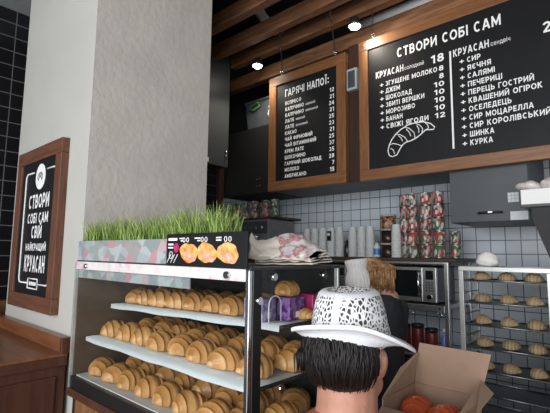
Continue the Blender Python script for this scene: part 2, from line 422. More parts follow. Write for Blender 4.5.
# ------------------------------------------------------------------ the room shell
def sbox(name, m, *a):
    return struct(MB().box(*a).build(name, m))
sbox('floor', M_FLOOR, -4.2, 3.3, -2.5, 3.6, -.1, 0)
sbox('ceiling', M_CEIL, -4.2, 3.3, -2.5, 3.6, 3.98, 4.08)
sbox('wall_back', M_TILE, -4.2, 3.3, 3.4, 3.6, 0, 3.98)
sbox('added_dark_sheet', M_CEIL, -4.0, 3.3, 3.37, 3.4, 2.94, 3.98)  # near-black sheet added over the tiles to keep the void above the cabinets dark
sbox('wall_left', M_BLACKTILE, -4.2, -4.0, -2.5, 3.4, 0, 3.98)
sbox('wall_right', M_PLASTER, 3.2, 3.35, -2.5, 3.6, 0, 3.98)
sbox('trim_1', M_SOFFIT, -4.0, -2.08, .1, 1.5, 3.757, 3.98)
# plastered pillar that juts from the left: smooth front, rough side
b = MB(); b.box(-3.16, -2.08, .90, 1.655, 0, 3.757)
pil = b.build('wall_pillar', [M_PLASTER, M_STUCCO]); struct(pil)
for p in pil.data.polygons:
    if p.normal.x > .5: p.material_index = 1

# ceiling joists along X
for i, (y0, z0, hh, dd, pos) in enumerate([(1.72, 3.5, .125, .075, 'nearest the pillar'), (2.05, 3.5, .125, .075, 'second from the pillar, with a grey pipe above'), (2.38, 3.5, .125, .075, 'from which the menu chains hang'), (2.63, 3.5, .125, .075, 'just behind the glowing spotlights')]):
    o = MB().box(-2.99, 1.6, y0, y0+dd, z0, z0+hh, .006).build('ceiling_beam', M_BEAM)
    tag(rebase(o, (-1, y0+dd/2, z0)), 'rough brown timber ceiling beam ' + pos, 'beam', 'timber ceiling beams')
o = MB().box(-4.0, 1.6, 2.875, 2.96, 3.40, 3.53, .006).build('ceiling_beam', M_BEAM)
tag(rebase(o, (-1, 2.92, 3.40)), 'brown timber beam right above the two hanging menu boards', 'beam', 'timber ceiling beams')
# pipes
o = MB().tube([(-2.16, 1.9, 3.70), (-2.22, 2.12, 3.72), (-2.36, 2.42, 3.70), (-2.46, 2.8, 3.70)], .042, 14).build('ceiling_pipe', mat('pipe_grey', (.74, .77, .78), .45))
tag(o, 'short grey ventilation pipe crossing the beams near the pillar', 'pipe')
o = MB().tube([(-1.70, 2.915, 3.576), (-1.2, 2.915, 3.576), (1.5, 2.915, 3.576)], .043, 14).build('ceiling_pipe', mat('pipe_grey', (.74, .77, .78), .45))
tag(o, 'long pale grey pipe running above the large menu board', 'pipe')

# spotlights
def spot(x, y, z, label, glow, aim):
    t = thing('ceiling_spotlight', (x, y, z), label, 'lamp', 'ceiling spotlights')
    b = MB(); b.cyl((x, y, z+.06), (x, y, 3.5), .012, 8); b.cyl((x, y, 3.49), (x, y, 3.5), .03, 16); b.build('mount', M_BLACKM, t)
    MB().lathe([(.02, .075), (.03, .07), (.05, .02), (.052, .0), (.046, .0), (.044, .02), (.026, .06)], (x, y, z), 20).build('housing', M_DARKSTEEL, t, True)
    MB().ball((x, y, z+.004), .043, .043, .026, 16).build('bulb', M_LAMP, t)
    d = bpy.data.lights.new('spot_light', 'SPOT'); d.spot_size = radians(125); d.spot_blend = .7; d.energy = glow; d.color = (1, .90, .76); d.shadow_soft_size = .04
    l = bpy.data.objects.new('spot_light', d); COL.objects.link(l); l.parent = t; l.location = (0, 0, -.03); l.rotation_euler = aim
spot(-2.648, 2.665, 3.43, 'small round spotlight glowing above the drinks menu board', 22, (0, 0, 0))
spot(-1.600, 2.665, 3.43, 'small round spotlight glowing above the gap between the menu boards', 16, (radians(12), radians(-52), 0))

# ------------------------------------------------------------------ menu boards
def frame_board(t, x0, x1, z0, z1, yf, yb, fwid, mH, mV, panel=M_BOARD):
    MB().box(x0+.02, x1-.02, yf+.012, yb, z0+.02, z1-.02).build('panel', panel, t)
    for (a, b_, c, d, mm) in ((x0, x1, z1-fwid, z1, mH), (x0, x1, z0, z0+fwid, mH)):
        MB().box(a, b_, yf, yb+.004, c, d, .004).build('frame_rail', mm, t)
    for (a, b_) in ((x0, x0+fwid), (x1-fwid, x1)):
        MB().box(a, b_, yf, yb+.004, z0+fwid, z1-fwid, .004).build('frame_stile', mV, t)
YB = 2.80
YT = YB - .0005 + .012
tb = thing('menu_board', (-.90, YB, 2.245), 'large black menu board in an orange wood frame listing croissant fillings', 'menu board')
frame_board(tb, -1.65, -.15, 2.245, 3.365, YB, YB+.05, .082, M_FRAME, M_FRAMEV)
YT = YB + .0105
lettering(tb, 'СТВОРИ СОБІ САМ', -1.33, 3.145, YT, .074, .705, .03)
lettering(tb, 'КРУАСАН', -1.505, 3.030, YT, .052, .225, .03)
lettering(tb, 'солодкий', -1.272, 3.034, YT, .030, .145, .010)
lettering(tb, '18', -.985, 3.018, YT, .060, .092, .04, True)
rows = [('ЗГУЩЕНЕ МОЛОКО', .39, '8'), ('ДЖЕМ', .115, '8'), ('ШОКОЛАД', .205, '10'), ('ЗБИТІ ВЕРШКИ', .295, '10'), ('МОРОЗИВО', .225, '10'), ('БАНАН', .13, '10'), ('СВІЖІ ЯГОДИ', .32, '12')]
for i, (s_, wd, pr) in enumerate(rows):
    z = 2.952 - i*.0552
    lettering(tb, '+', -1.472, z, YT, .034, .030, .03)
    lettering(tb, s_, -1.425, z, YT, .037, wd, .010)
    lettering(tb, pr, -.99, z, YT, .037, .072 if len(pr) > 1 else .034, .035, True)
b = MB(); b.box(-.950, -.938, YT-.001, YT+.003, 2.39, 3.07); b.build('divider_line', M_CHALK, tb)
lettering(tb, 'КРУАСАН', -.925, 3.020, YT, .052, .225, .03)
lettering(tb, 'сендвіч', -.690, 3.022, YT, .030, .112, .010)
lettering(tb, '20', -.405, 3.005, YT, .068, None, .04)
rows = [('СИР', .085), ('ЯЄЧНЯ', .145), ('САЛЯМІ', .165), ('ПЕЧЕРИЦІ', .205), ('ПЕРЕЦЬ ГОСТРИЙ', .375), ('КВАШЕНИЙ ОГІРОК', .415), ('ОСЕЛЕДЕЦЬ', .25), ('СИР МОЦАРЕЛЛА', .365), ('СИР КОРОЛІВСЬКИЙ', .45), ('ШИНКА', .145), ('КУРКА', .135)]
for i, (s_, wd) in enumerate(rows):
    z = 2.958 - i*.0563
    lettering(tb, '+', -.886, z, YT, .034, .030, .03)
    lettering(tb, s_, -.838, z, YT, .037, wd, .010)
# chalk drawing of a croissant
def arc(cx, cz, rx, rz, a0, a1, n=14): return [(cx+rx*cos(radians(a0+(a1-a0)*k/n)), cz+rz*sin(radians(a0+(a1-a0)*k/n))) for k in range(n+1)]
b = MB()
Lx = lambda u: -1.415 + u*.35
Lz = lambda v: 2.400 + v*.215
def P2(l): return [(Lx(u), Lz(v)) for u, v in l]
out = [(.10, .0), (.03, .06), (.0, .22), (.03, .42), (.09, .60), (.18, .76), (.30, .90), (.45, 1.0), (.62, 1.03), (.78, 1.0), (.92, .90), (1.0, .76), (.98, .68), (.90, .70), (.82, .72), (.74, .62), (.62, .50), (.50, .44), (.40, .42), (.32, .34), (.26, .20), (.20, .04), (.10, .0)]
strip_curve(b, P2(out), .009, YT)
for l in ([(.03, .42), (.12, .46), (.22, .40), (.31, .32)], [(.18, .76), (.28, .72), (.38, .60), (.44, .44)], [(.36, .95), (.48, .88), (.58, .70), (.60, .50)], [(.60, 1.02), (.70, .92), (.76, .78), (.74, .62)], [(.80, .98), (.86, .88), (.88, .78), (.84, .72)],
          [(.06, .30), (.12, .24), (.15, .08)], [(.24, .70), (.30, .60), (.33, .48)], [(.42, .86), (.48, .74), (.51, .60)], [(.64, .92), (.68, .80), (.68, .66)]):
    strip_curve(b, P2(l), .0065, YT)
b.build('croissant_drawing', M_CHALK, tb)

td = thing('menu_board', (-2.195, YB, 2.25), 'narrow black menu board in an orange wood frame listing hot drinks', 'menu board')
frame_board(td, -2.62, -1.775, 2.25, 3.335, YB, YB+.05, .088, M_FRAME, M_FRAMEV)
lettering(td, 'ГАРЯЧІ НАПОЇ:', -2.428, 3.115, YT, .070, .485, .03)
rows = [('ЕСПРЕСО', '', .185, '12'), ('КАПУЧИНО', 'малий', .215, '21'), ('КАПУЧИНО', 'великий', .215, '24'), ('ЛАТЕ', 'малий', .105, '21'), ('ЛАТЕ', 'великий', .105, '25'), ('КАКАО', '', .135, '23'), ('ЧАЙ ФІРМОВИЙ', '', .31, '21'), ('ЧАЙ ВІТАМІННИЙ', '', .35, '25'), ('КРЕМ ЛАТЕ', '', .215, '37'), ('ШОКОЧИНО', '', .235, '35'), ('ГАРЯЧИЙ ШОКОЛАД', '', .405, '28'), ('МОЛОКО', '', .165, '7'), ('АМЕРИКАНО', '', .245, '15')]
for i, (s_, s2, wd, pr) in enumerate(rows):
    z = 3.035 - i*.0563
    lettering(td, s_, -2.424, z, YT, .034, wd, .010)
    if s2: lettering(td, s2, -2.424+wd+.022, z+.004, YT, .024, .13 if s2 == 'великий' else .1, .010)
    lettering(td, pr, -1.89, z, YT, .036, None, .03, True)
# eye hooks and chains
def hook(t, x, z):
    b = MB(); b.cyl((x, YB+.02, z), (x, YB+.02, z+.02), .003, 8)
    b.tube([(x+.014*cos(a*pi/6), YB+.02, z+.034+.014*sin(a*pi/6)) for a in range(12)], .003, 6, True); b.build('eye_hook', M_CHROME, t, True)
def chain(p0, p1, label):
    p0, p1 = Vector(p0), Vector(p1); d = (p1-p0); n = max(4, int(d.length/.024)); dn = d.normalized()
    s0 = dn.orthogonal().normalized(); s1 = dn.cross(s0); b = MB()
    for k in range(n):
        c = p0 + d*((k+.5)/n); sd = s0 if k % 2 else s1; h = d.length/n*.62
        b.tube([c + dn*h*cos(a*pi/4) + sd*.007*sin(a*pi/4) for a in range(8)], .0022, 5, True)
    o = b.build('hanging_chain', M_DARKSTEEL); tag(rebase(o, p1), label, 'chain', 'chains holding the menu boards')
for t, x, z in ((td, -2.473, 3.335), (td, -1.885, 3.335), (tb, -1.525, 3.365), (tb, -.30, 3.365)): hook(t, x, z)
chain((-2.165, 2.43, 3.5), (-2.473, 2.82, 3.385), 'thin steel chain at the left end of the drinks menu board')
chain((-1.677, 2.44, 3.5), (-1.885, 2.82, 3.385), 'thin steel chain at the right end of the drinks menu board')
chain((-1.45, 2.66, 3.5), (-1.525, 2.82, 3.415), 'thin steel chain at the left corner of the large croissant menu board')

# sign on the pillar
YS = .858
ts = thing('framed_sign', (-2.74, .88, 1.34), 'black framed slogan sign in reddish wood on the pale pillar', 'sign')
frame_board(ts, -3.115, -2.375, 1.341, 2.311, YS, .90, .085, M_REDWOODX, M_REDWOOD)
yt = YS+.0105
for s_, z, cz in (('СТВОРИ', 1.935, .085), ('СОБІ САМ', 1.845, .062), ('СВІЙ', 1.755, .075), ('НАЙКРАЩИЙ', 1.682, .042), ('КРУАСАН', 1.556, .098)):
    wd = .34 if s_ != 'СВІЙ' else .17
    lettering(ts, s_, -2.708 - wd/2, z, yt, cz, wd, .010)
b = MB()
X0, X1, Z0, Z1, rr = -2.955, -2.465, 1.49, 2.16, .03
pts = arc(X1-rr, Z1-rr, rr, rr, 90, 0, 4) + arc(X1-rr, Z0+rr, rr, rr, 0, -90, 4) + [(-2.63, Z0)]
strip_curve(b, [(-2.60, Z1)] + pts, .010, yt)
pts = arc(X0+rr, Z1-rr, rr, rr, 90, 180, 4) + arc(X0+rr, Z0+rr, rr, rr, 180, 270, 4) + [(-2.79, Z0)]
strip_curve(b, [(-2.82, Z1)] + pts, .010, yt)
b.build('border_line', M_CHALK, ts)
MB().cyl((-2.708, yt+.002, 2.125), (-2.708, yt-.001, 2.125), .078, 32).build('round_emblem', M_CHALK, ts)
b = MB()
for l in (arc(-2.708, 2.105, .045, .045, 20, 160), arc(-2.708, 2.095, .03, .028, 10, 170), [(-2.75, 2.12), (-2.735, 2.105)], [(-2.666, 2.12), (-2.68, 2.105)], [(-2.73, 2.147), (-2.722, 2.124)], [(-2.708, 2.15), (-2.708, 2.125)], [(-2.686, 2.147), (-2.694, 2.124)]):
    strip_curve(b, l, .005, yt-.0012)
b.build('emblem_drawing', M_BLACK, ts)
b = MB(); strip_curve(b, [(-2.79, 1.518), (-2.63, 1.518), (-2.63, 1.462), (-2.79, 1.462), (-2.79, 1.518)], .009, yt)
for k in range(4): b.box(-2.765+k*.03, -2.745+k*.03, yt-.001, yt+.002, 1.48, 1.50)
b.build('name_plate', M_CHALK, ts)
ts.scale = (.935, .969, .969); ts.location = (-2.655, .8806, 1.351)

# ------------------------------------------------------------------ side counter on the left
tc = thing('side_counter', (-3.0, .6, 0), 'reddish brown wooden counter with a backsplash below the framed sign', 'counter')
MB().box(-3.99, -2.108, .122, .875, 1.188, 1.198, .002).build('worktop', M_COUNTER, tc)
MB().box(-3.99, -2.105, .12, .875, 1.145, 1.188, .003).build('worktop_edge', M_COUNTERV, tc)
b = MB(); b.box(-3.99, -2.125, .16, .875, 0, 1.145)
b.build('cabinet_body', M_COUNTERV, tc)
for (y0, y1) in ((.20, .50), (.53, .83)):
    b = MB(); b.box(-2.125, -2.112, y0, y1, .08, .58, .003); b.build('side_panel', M_COUNTERV, tc)
    b = MB(); b.box(-2.125, -2.112, y0, y1, .61, 1.10, .003); b.build('side_panel', M_COUNTERV, tc)
b = MB(); b.box(-3.99, -2.125, .852, .895, 1.198, 1.268, .003); b.build('backsplash', M_COUNTER, tc)
b = MB(); b.box(-2.125, -2.102, .842, .895, 1.198, 1.272, .003); b.build('end_post', M_COUNTERV, tc)
o = MB().box(-3.99, -3.19, .90, 1.5, 0, 1.18).build('alcove_counter', M_COUNTERV); tag(rebase(o, (-3.6, 1.2, 0)), 'dark wooden counter in the alcove behind the pillar', 'counter')
b = MB(); b.box(-3.98, -3.84, 1.02, 1.16, 1.18, 1.285, .004); o = b.build('wooden_box', M_PLANK); tag(rebase(o, (-3.91, 1.09, 1.18)), 'small light wooden box on the counter at the far left', 'box')

# ------------------------------------------------------------------ display case
CX0, CX1, CY0, CY1 = -2.055, -.88, .870, 1.335
base = thing('case_counter', (-1.46, 1.12, 0), 'plank-clad wooden counter under the glass croissant case', 'counter')
MB().box(CX0, CX1, CY0+.02, CY1, .08, 1.055).build('body', M_DARKRED, base)
for k in range(8):
    xa = CX0+.06+k*.135; MB().box(xa, xa+.128, CY0+.004, CY0+.02, .10, 1.02, .003).build('plank', M_PLANK, base)
MB().box(CX0-.01, CX1+.01, CY0-.005, CY1, 1.02, 1.055, .003).build('top_rail', M_COUNTERV, base)
MB().box(CX0+.03, CX1-.03, CY0+.06, CY1-.03, 0, .08).build('plinth', M_BLACKM, base)

case = thing('display_case', (-1.46, 1.1, 1.056), 'glass bakery display case on the counter with shelves of croissants', 'display case')
MB().box(CX0, CX1, CY0, CY1, 1.056, 1.108, .003).build('base', M_BLACK, case)
# frame
MB().box(CX1-.006, CX1+.008, CY0+.008, CY0+.044, 1.108, 1.632, .002).build('corner_post', M_BLACK, case)
MB().box(CX1-.012, CX1+.004, CY0-.006, CY0+.008, 1.056, 1.632, .002).build('chrome_edge', M_CHROME, case)
MB().box(CX0-.006, CX0+.004, CY0-.006, CY0+.010, 1.056, 1.632, .001).build('left_edge_strip', M_ALU, case)
MB().box(CX1-.012, CX1+.006, CY1-.014, CY1, 1.108, 1.632, .002).build('rear_post', M_ALU, case)
MB().box(CX0, CX0+.012, CY1-.014, CY1, 1.108, 1.632, .002).build('rear_post', M_ALU, case)
MB().box(CX0+.004, CX1-.012, CY0, CY0+.005, 1.108, 1.632).build('front_glass', M_GLASS, case)
MB().box(CX1-.002, CX1+.004, CY0+.044, CY1-.014, 1.108, 1.632).build('side_glass', M_GLASS, case)
MB().box(CX0, CX0+.005, CY0+.01, CY1-.014, 1.108, 1.632).build('painted_end_glass', mat('end_reflection_brown', (.12, .085, .06), .4), case)  # opaque end glass; its brown paints in the dim wood reflection
MB().box(CX0, CX1+.006, CY0, CY1, 1.632, 1.640).build('top_plate', M_DARKSTEEL, case)
MB().box(CX0, CX1+.006, CY1-.006, CY1, 1.108, 1.632).build('back_panel', M_BLACKM, case)
MB().box(CX0+.006, CX1-.014, CY0-.005, CY0-.001, 1.598, 1.634, .001).build('header_strip', M_STRIP, case)
MB().box(CX0+.006, CX1-.30, CY0+.010, CY0+.014, 1.558, 1.630).build('printed_valance', M_STONE, case)
def knob(x, y, z, nx, ny):
    MB().cyl((x, y, z), (x+nx*.012, y+ny*.012, z), .011, 16).build('glass_knob', M_CHROME, case)
for x, z in ((-1.936, 1.615), (-.969, 1.615)): knob(x, CY0-.005, z, 0, -1)
for y, z in ((.965, 1.61), (1.228, 1.608), (.900, 1.543), (1.003, 1.274)): knob(CX1+.004, y, z, 1, 0)
SHELVES = [('top', 1.438, 1.04), ('middle', 1.282, .925)]
def slope(nm, x): return .026*(x+1.5)/1.05 if nm == 'top' else 0.0
for nm, z, yf in SHELVES:
    xe = -.90
    sb = MB(); sb.box(CX0+.02, xe, yf, CY1-.01, z-.010, z-.004)
    for v in sb.b.verts: v.co.z += slope(nm, v.co.x)
    sh = sb.build('shelf', M_GLASS if False else M_DARKSTEEL, case)
    b = MB()
    for y in (yf+.03, CY1-.04): b.box(CX0+.006, CX0+.02, y, y+.015, z-.026, z-.004+slope(nm, CX0))
    b.build('shelf_bracket', M_ALU, sh)
    # paper lining that hangs over the front edge
    b = MB(); n = 24; P = []
    for r_ in range(6):
        row = []
        for k in range(n+1):
            x = CX0+.03 + (xe-CX0-.04)*k/n
            wob = .004*sin(k*1.9+z*40)
            if r_ == 0: p = (x, yf-.006+wob*.4, z-.016-.004*(1+sin(k*.8+z*9)*.5))
            elif r_ == 1: p = (x, yf-.004, z-.001)
            else: p = (x, yf+(CY1-.02-yf)*(r_-1)/4, z-.001)
            row.append(b.b.verts.new((p[0], p[1], p[2]+slope(nm, x))))
        P.append(row)
    for r_ in range(5):
        for k in range(n): b.b.faces.new((P[r_][k], P[r_][k+1], P[r_+1][k+1], P[r_+1][k]))
    o = b.build('paper_liner', M_PAPER, case, True)
b = MB(); b.box(CX0+.02, CX1-.02, CY0+.02, CY1-.02, 1.109, 1.113); b.build('paper_liner', M_PAPER, case)

# front sign with three filled croissants
t = thing('price_sign', (-1.085, CY0-.008, 1.622), 'black sign with pictures of three filled croissants on the case front', 'sign')
MB().box(-1.292, -.880, CY0-.013, CY0-.007, 1.636, 1.746, .001).build('panel', M_BOARD, t)
ys = CY0-.0136
def disc(pts, y, nm, mm):
    b = MB(); b.prism(pts, y, y+.0006); return b.build(nm, mm, t)
M_PIC1 = ramp_pattern('printed_croissant', 'noise', [(.3, (.50, .17, .04)), (.5, (.78, .36, .10)), (.7, (.88, .58, .25))], 45, .5)
M_PIC2 = ramp_pattern('printed_filling', 'noise', [(.3, (.85, .62, .40)), (.6, (.75, .28, .20))], 60, .5)
for i, cx in enumerate((-1.160, -1.065, -.965)):
    blob = []
    for k in range(28):
        a = 2*pi*k/28; r_ = 1+.035*sin(7*a+i)+.06*sin(3*a+2*i)
        blob.append((cx+.050*r_*cos(a), 1.681+.032*r_*sin(a)-.004*cos(a)))
    disc(blob, ys-.0002*i, 'croissant_picture', M_PIC1)
    disc([(cx+.004+.034*cos(2*pi*k/18), 1.668+.013*sin(2*pi*k/18)-.01*cos(2*pi*k/18)) for k in range(18)], ys-.0008, 'filling_picture', M_PIC2)
disc([(-1.232+.015*cos(2*pi*k/16), 1.697+.017*sin(2*pi*k/16)) for k in range(16)], ys, 'red_dot', M_MAGENTA)
b = MB()
for (xa, xb, za, zb) in ((-1.28, -1.228, 1.722, 1.731), (-1.28, -1.25, 1.706, 1.712), (-1.28, -1.25, 1.695, 1.700), (-1.215, -1.195, 1.727, 1.731), (-1.207, -1.195, 1.719, 1.723), (-1.13, -1.10, 1.727, 1.731), (-1.115, -1.10, 1.719, 1.723), (-1.02, -.995, 1.727, 1.731), (-1.02, -.995, 1.719, 1.723)):
    b.box(xa, xb, ys-.0004, ys+.001, za, zb)
for x in (-1.188, -1.090, -.975):
    strip_curve(b, arc(x, 1.724, .006, .0075, 0, 360, 10), .003, ys)
    strip_curve(b, arc(x+.02, 1.724, .006, .0075, 0, 360, 10), .003, ys)
for dx in (0, .022, .04):
    strip_curve(b, [(-1.285+dx, 1.645), (-1.262+dx, 1.675)], .003, ys)
strip_curve(b, arc(-1.262, 1.672, .01, .013, 0, 360, 10), .0025, ys)
b.build('chalk_marks', M_CHALK, t)

# croissants ------------------------------------------------------
def croissant_mesh(name, L, R, H, bend, seed, m, layers=4, lift=0):
    rnd = random.Random(seed); b = bmesh.new(); NT, NR = 46, 20
    lay = b.verts.layers.float.new('tone'); rings = []
    sk = rnd.uniform(-.15, .15); ph = rnd.uniform(0, 1)
    for i in range(NT+1):
        t = -1 + 2*i/NT
        a = abs(t)
        env = (1 - a**2.0)**.70 if a < 1 else 0
        q = (a*layers + .15*ph) % 1.0
        step = 1 + .13*(1-q)*(1 if a > .04 else .7) - .06
        r_ = max(.0022, R*env*step)
        ang = t*bend; yy = sin(ang)/bend*L/2*1.0; xx = (1-cos(ang))/bend*L/2
        ring = []
        for k in range(NR):
            th = 2*pi*k/NR
            cx, cz = cos(th), sin(th)
            z = cz*r_*H/R
            if z < -r_*.42: z = -r_*.42
            wob = 1 + .05*noise.noise(Vector((t*4+seed, cx*1.5, cz*1.5)))
            # the wrap spirals: shift along the length with height
            y2 = yy + sk*r_*cz*.6
            v = b.verts.new((xx + cx*r_*wob, y2 + .0, z*wob))
            tone = .08 + .34*q - .10*(1 if q < .22 else 0) + .18*max(0, cz) + rnd.uniform(-.03, .03)
            v[lay] = max(-.1, min(.85, tone)); ring.append(v)
        rings.append(ring)
    for i in range(NT):
        for k in range(NR):
            f = b.faces.new((rings[i][k], rings[i][(k+1) % NR], rings[i+1][(k+1) % NR], rings[i+1][k])); f.smooth = True
    b.faces.new(rings[0]); b.faces.new(list(reversed(rings[-1])))
    bmesh.ops.recalc_face_normals(b, faces=list(b.faces))
    zm = min(v.co.z for v in b.verts)
    xc = sum(v.co.x for v in b.verts)/len(b.verts)
    for v in b.verts: v.co.z -= zm; v.co.x -= xc
    me = bpy.data.meshes.new(name); b.to_mesh(me); b.free(); me.materials.append(m)
    return me
CRO = [croissant_mesh('croissant', random.uniform(.160, .175), .056, .053, random.uniform(.45, .8), s, M_CRO, 2.5+.3*(s % 3)) for s in range(6)]
def put(me, name, loc, rz, sc, label, cat, group, rx=0):
    o = bpy.data.objects.new(name, me); COL.objects.link(o)
    o.location = loc; o.rotation_euler = (rx, 0, rz); o.scale = (sc, sc, sc)
    return tag(o, label, cat, group)
rowname = ['front', 'second', 'back']
def fill(shelf, z, ys_, x0, x1, n, skip=()):
    for r_, y in enumerate(ys_):
        for k in range(n):
            if (r_, k) in skip: continue
            x = x0 + (x1-x0)*(k+.5*(r_ % 2)*.6)/(n-.6)
            x = min(x, x1)
            put(random.choice(CRO), 'croissant', (x+random.uniform(-.006, .006), y+random.uniform(-.006, .006), z+slope(shelf, x)), random.uniform(-.35, .5) + (pi if random.random() < .4 else 0), random.uniform(.93, 1.0),
                'golden croissant in the %s row of the %s shelf, %s from the left' % (rowname[r_], shelf, ORD[k]), 'croissant', 'croissants on the %s shelf of the case' % shelf)
fill('case bottom', 1.113, (.970, 1.125, 1.255), -1.935, -.955, 8)
fill('middle', 1.2825, (1.020, 1.170, 1.262), -1.925, -.955, 8)
fill('top', 1.4385, (1.125, 1.255), -1.93, -1.17, 7)

# wrapped sweets, arch stand and bun on the top shelf's right end
zt = 1.4525
def packet(x, y, wd, dp, h, mm, label, rz=0):
    t = thing('sweet_box', (x, y, zt), label, 'packet')
    MB().box(x-wd/2, x+wd/2, y-dp/2, y+dp/2, zt, zt+h, .004, rz=rz).build('carton', mm, t)
    MB().box(x+wd/2-.002, x+wd/2+.0012, y-.008, y+.008, zt+.01, zt+.03).build('price_tag', M_WHITE, t)
packet(-1.035, 1.075, .09, .07, .075, M_MAUVE, 'mauve patterned packet behind the clear arch stand in the case')
packet(-.985, 1.165, .09, .085, .078, M_PURPLE, 'dark purple patterned box in the case with a bun on top')
packet(-.965, 1.265, .10, .085, .085, M_MAGENTA, 'magenta red box in the case next to the purple one')
o = put(CRO[2], 'croissant', (-.985, 1.165, zt+.0785), .2, .72, 'croissant lying on top of the dark purple box', 'croissant', None)
o = put(CRO[4], 'croissant', (-.925, 1.20, zt), 1.1, .5, 'small croissant on the top shelf in front of the purple box', 'croissant', None)
M_ACR = glassmat('clear_acrylic', (.85, .88, .9), 2.2)
t = thing('arch_stand', (-.955, 1.065, zt), 'clear rounded arch stand standing in front of the mauve packet', 'stand')
b = MB(); poly = [(.0, 0)] + [(.03-.03*cos(pi*k/12), .055+.03*sin(pi*k/12)) for k in range(13)] + [(.06, 0)]
b.prism([(1.035+p[0], zt+p[1]) for p in poly], -.957, -.953, axis='X'); b.build('plate', M_ACR, t)
b = MB(); b.tube([(-.955, 1.035+p[0], zt+.003+p[1]) for p in poly], .0022, 6); b.build('rim', M_WHITE, t)

# ------------------------------------------------------------------ planter with grass above the case
tp = thing('grass_planter', (-1.46, .92, 1.641), 'long planter of green grass on top of the display case', 'planter')
MB().box(CX0+.012, -.93, CY0-.004, CY0+.004, 1.640, 1.730, .001).build('printed_front', M_STONE, tp)
MB().box(CX0+.012, -1.0, CY0+.004, CY0+.085, 1.641, 1.712).build('trough', M_BLACKM, tp)
b = bmesh.new(); lay = b.verts.layers.float.new('tone'); rnd = random.Random(3)
for k in range(2300):
    x = rnd.uniform(CX0+.03, -1.005); y = rnd.uniform(CY0+.010, CY0+.080)
    clump = .55 + .45*noise.noise(Vector((x*9, y*12, 1)))
    h = rnd.uniform(.045, .115)*(1+.35*clump); 
    if x > -1.3: h *= 1.12
    az = rnd.uniform(0, 2*pi); lean = rnd.uniform(.05, .55)*h
    dx, dy = cos(az)*lean, sin(az)*lean; wd = rnd.uniform(.0015, .0028)
    pa = rnd.uniform(0, pi); wx, wy = cos(pa)*wd, sin(pa)*wd; tone = rnd.uniform(.05, .75); prev = None
    for s_ in range(4):
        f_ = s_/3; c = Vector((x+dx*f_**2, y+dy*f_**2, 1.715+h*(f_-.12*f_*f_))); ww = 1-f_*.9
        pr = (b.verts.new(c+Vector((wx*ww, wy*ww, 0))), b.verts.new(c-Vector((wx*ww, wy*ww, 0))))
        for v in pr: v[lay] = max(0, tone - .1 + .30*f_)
        if prev: b.faces.new((prev[0], prev[1], pr[1], pr[0]))
        prev = pr
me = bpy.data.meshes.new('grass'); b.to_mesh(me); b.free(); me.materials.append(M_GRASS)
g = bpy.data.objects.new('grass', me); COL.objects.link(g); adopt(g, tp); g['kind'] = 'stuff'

# ------------------------------------------------------------------ pile of paper bags on the case
M_PRINT = ramp_pattern('printed_bag', 'noise', [(.36, (.74, .70, .68)), (.48, (.62, .54, .54)), (.55, (.46, .18, .20)), (.66, (.68, .50, .48))], 24, .7)
def interp(tab, u):
    if u <= tab[0][0]: return tab[0][1]
    for (a, fa), (b_, fb) in zip(tab, tab[1:]):
        if u <= b_:
            t_ = (u-a)/(b_-a); t_ = t_*t_*(3-2*t_); return fa + (fb-fa)*t_
    return tab[-1][1]
RIDGE = [(-.145, .070), (-.10, .078), (-.05, .092), (-.01, .100), (.03, .094), (.08, .064), (.12, .030), (.15, .010)]
FRONT = [(-.11, .02), (-.07, .45), (-.03, .85), (.0, 1.0), (.05, 1.0), (.10, .80)]
PC = Vector((-.985, 1.185, 1.6415)); PU = Vector((.743, .669, 0)); PV = Vector((-.669, .743, 0))
def bag(label, sc, u0, u1, v0, v1, seed, off, mats, corner=0, flare=0):
    """a crumpled flat paper bag that sags over the bags below it"""
    b = MB(); nx, ny = 34, 20; T_, B2 = [], []
    for i in range(nx+1):
        ra, rb = [], []
        for j in range(ny+1):
            a, c = i/nx, j/ny
            u = u0+(u1-u0)*a + .004*sin(j*1.3+seed*2.1); v = v0+(v1-v0)*c + .005*sin(i*.9+seed)
            z = sc*interp(RIDGE, u)*interp(FRONT, v) + off
            crease = noise.noise(Vector((u*26+seed*3.7, v*30, seed))) + .6*noise.noise(Vector((u*60, v*60+seed, seed*2)))
            z += .0045*crease*min(1, sc+.3)
            if corner: z += corner*max(0, 1-a*5.5)**1.3*max(0, 1-abs(c-.35)*2.6)
            z += flare*.012*a**4
            z = max(z, .001 + off*.15)
            p = PC + PU*u + PV*v
            p.x = min(p.x, -.876); p.y = min(p.y, 1.333)
            ra.append(b.b.verts.new((p.x, p.y, PC.z+z+.0035))); rb.append(b.b.verts.new((p.x, p.y, PC.z+z)))
        T_.append(ra); B2.append(rb)
    for i in range(nx):
        for j in range(ny):
            f = b.b.faces.new((T_[i][j], T_[i+1][j], T_[i+1][j+1], T_[i][j+1])); f.smooth = True
            b.b.faces.new((B2[i][j], B2[i][j+1], B2[i+1][j+1], B2[i+1][j]))
    for i in range(nx):
        b.b.faces.new((T_[i][0], B2[i][0], B2[i+1][0], T_[i+1][0])); b.b.faces.new((T_[i][ny], T_[i+1][ny], B2[i+1][ny], B2[i][ny]))
    for j in range(ny):
        b.b.faces.new((T_[0][j], T_[0][j+1], B2[0][j+1], B2[0][j])); b.b.faces.new((T_[nx][j], B2[nx][j], B2[nx][j+1], T_[nx][j+1]))
    o = b.build('paper_bag', mats); rebase(o, PC); tag(o, label, 'paper bag', 'paper bags piled on the case')
lay_n = ['bottom kraft paper bag of the crumpled pile on the case'] + ['kraft paper bag, %s from the bottom of the crumpled pile' % q for q in ORD[1:5]]
for k in range(5):
    bag(lay_n[k], .10+.16*k, -.13+.004*k, .150-.006*k+.004*(k % 2), -.085-.003*k, .085, k+1, .0055*k, M_KRAFT, flare=1)
bag('beige kraft bag draped over the pile with one corner standing up', .86, -.148, .045, -.112, .08, 8, .018, M_KRAFT, corner=.045)
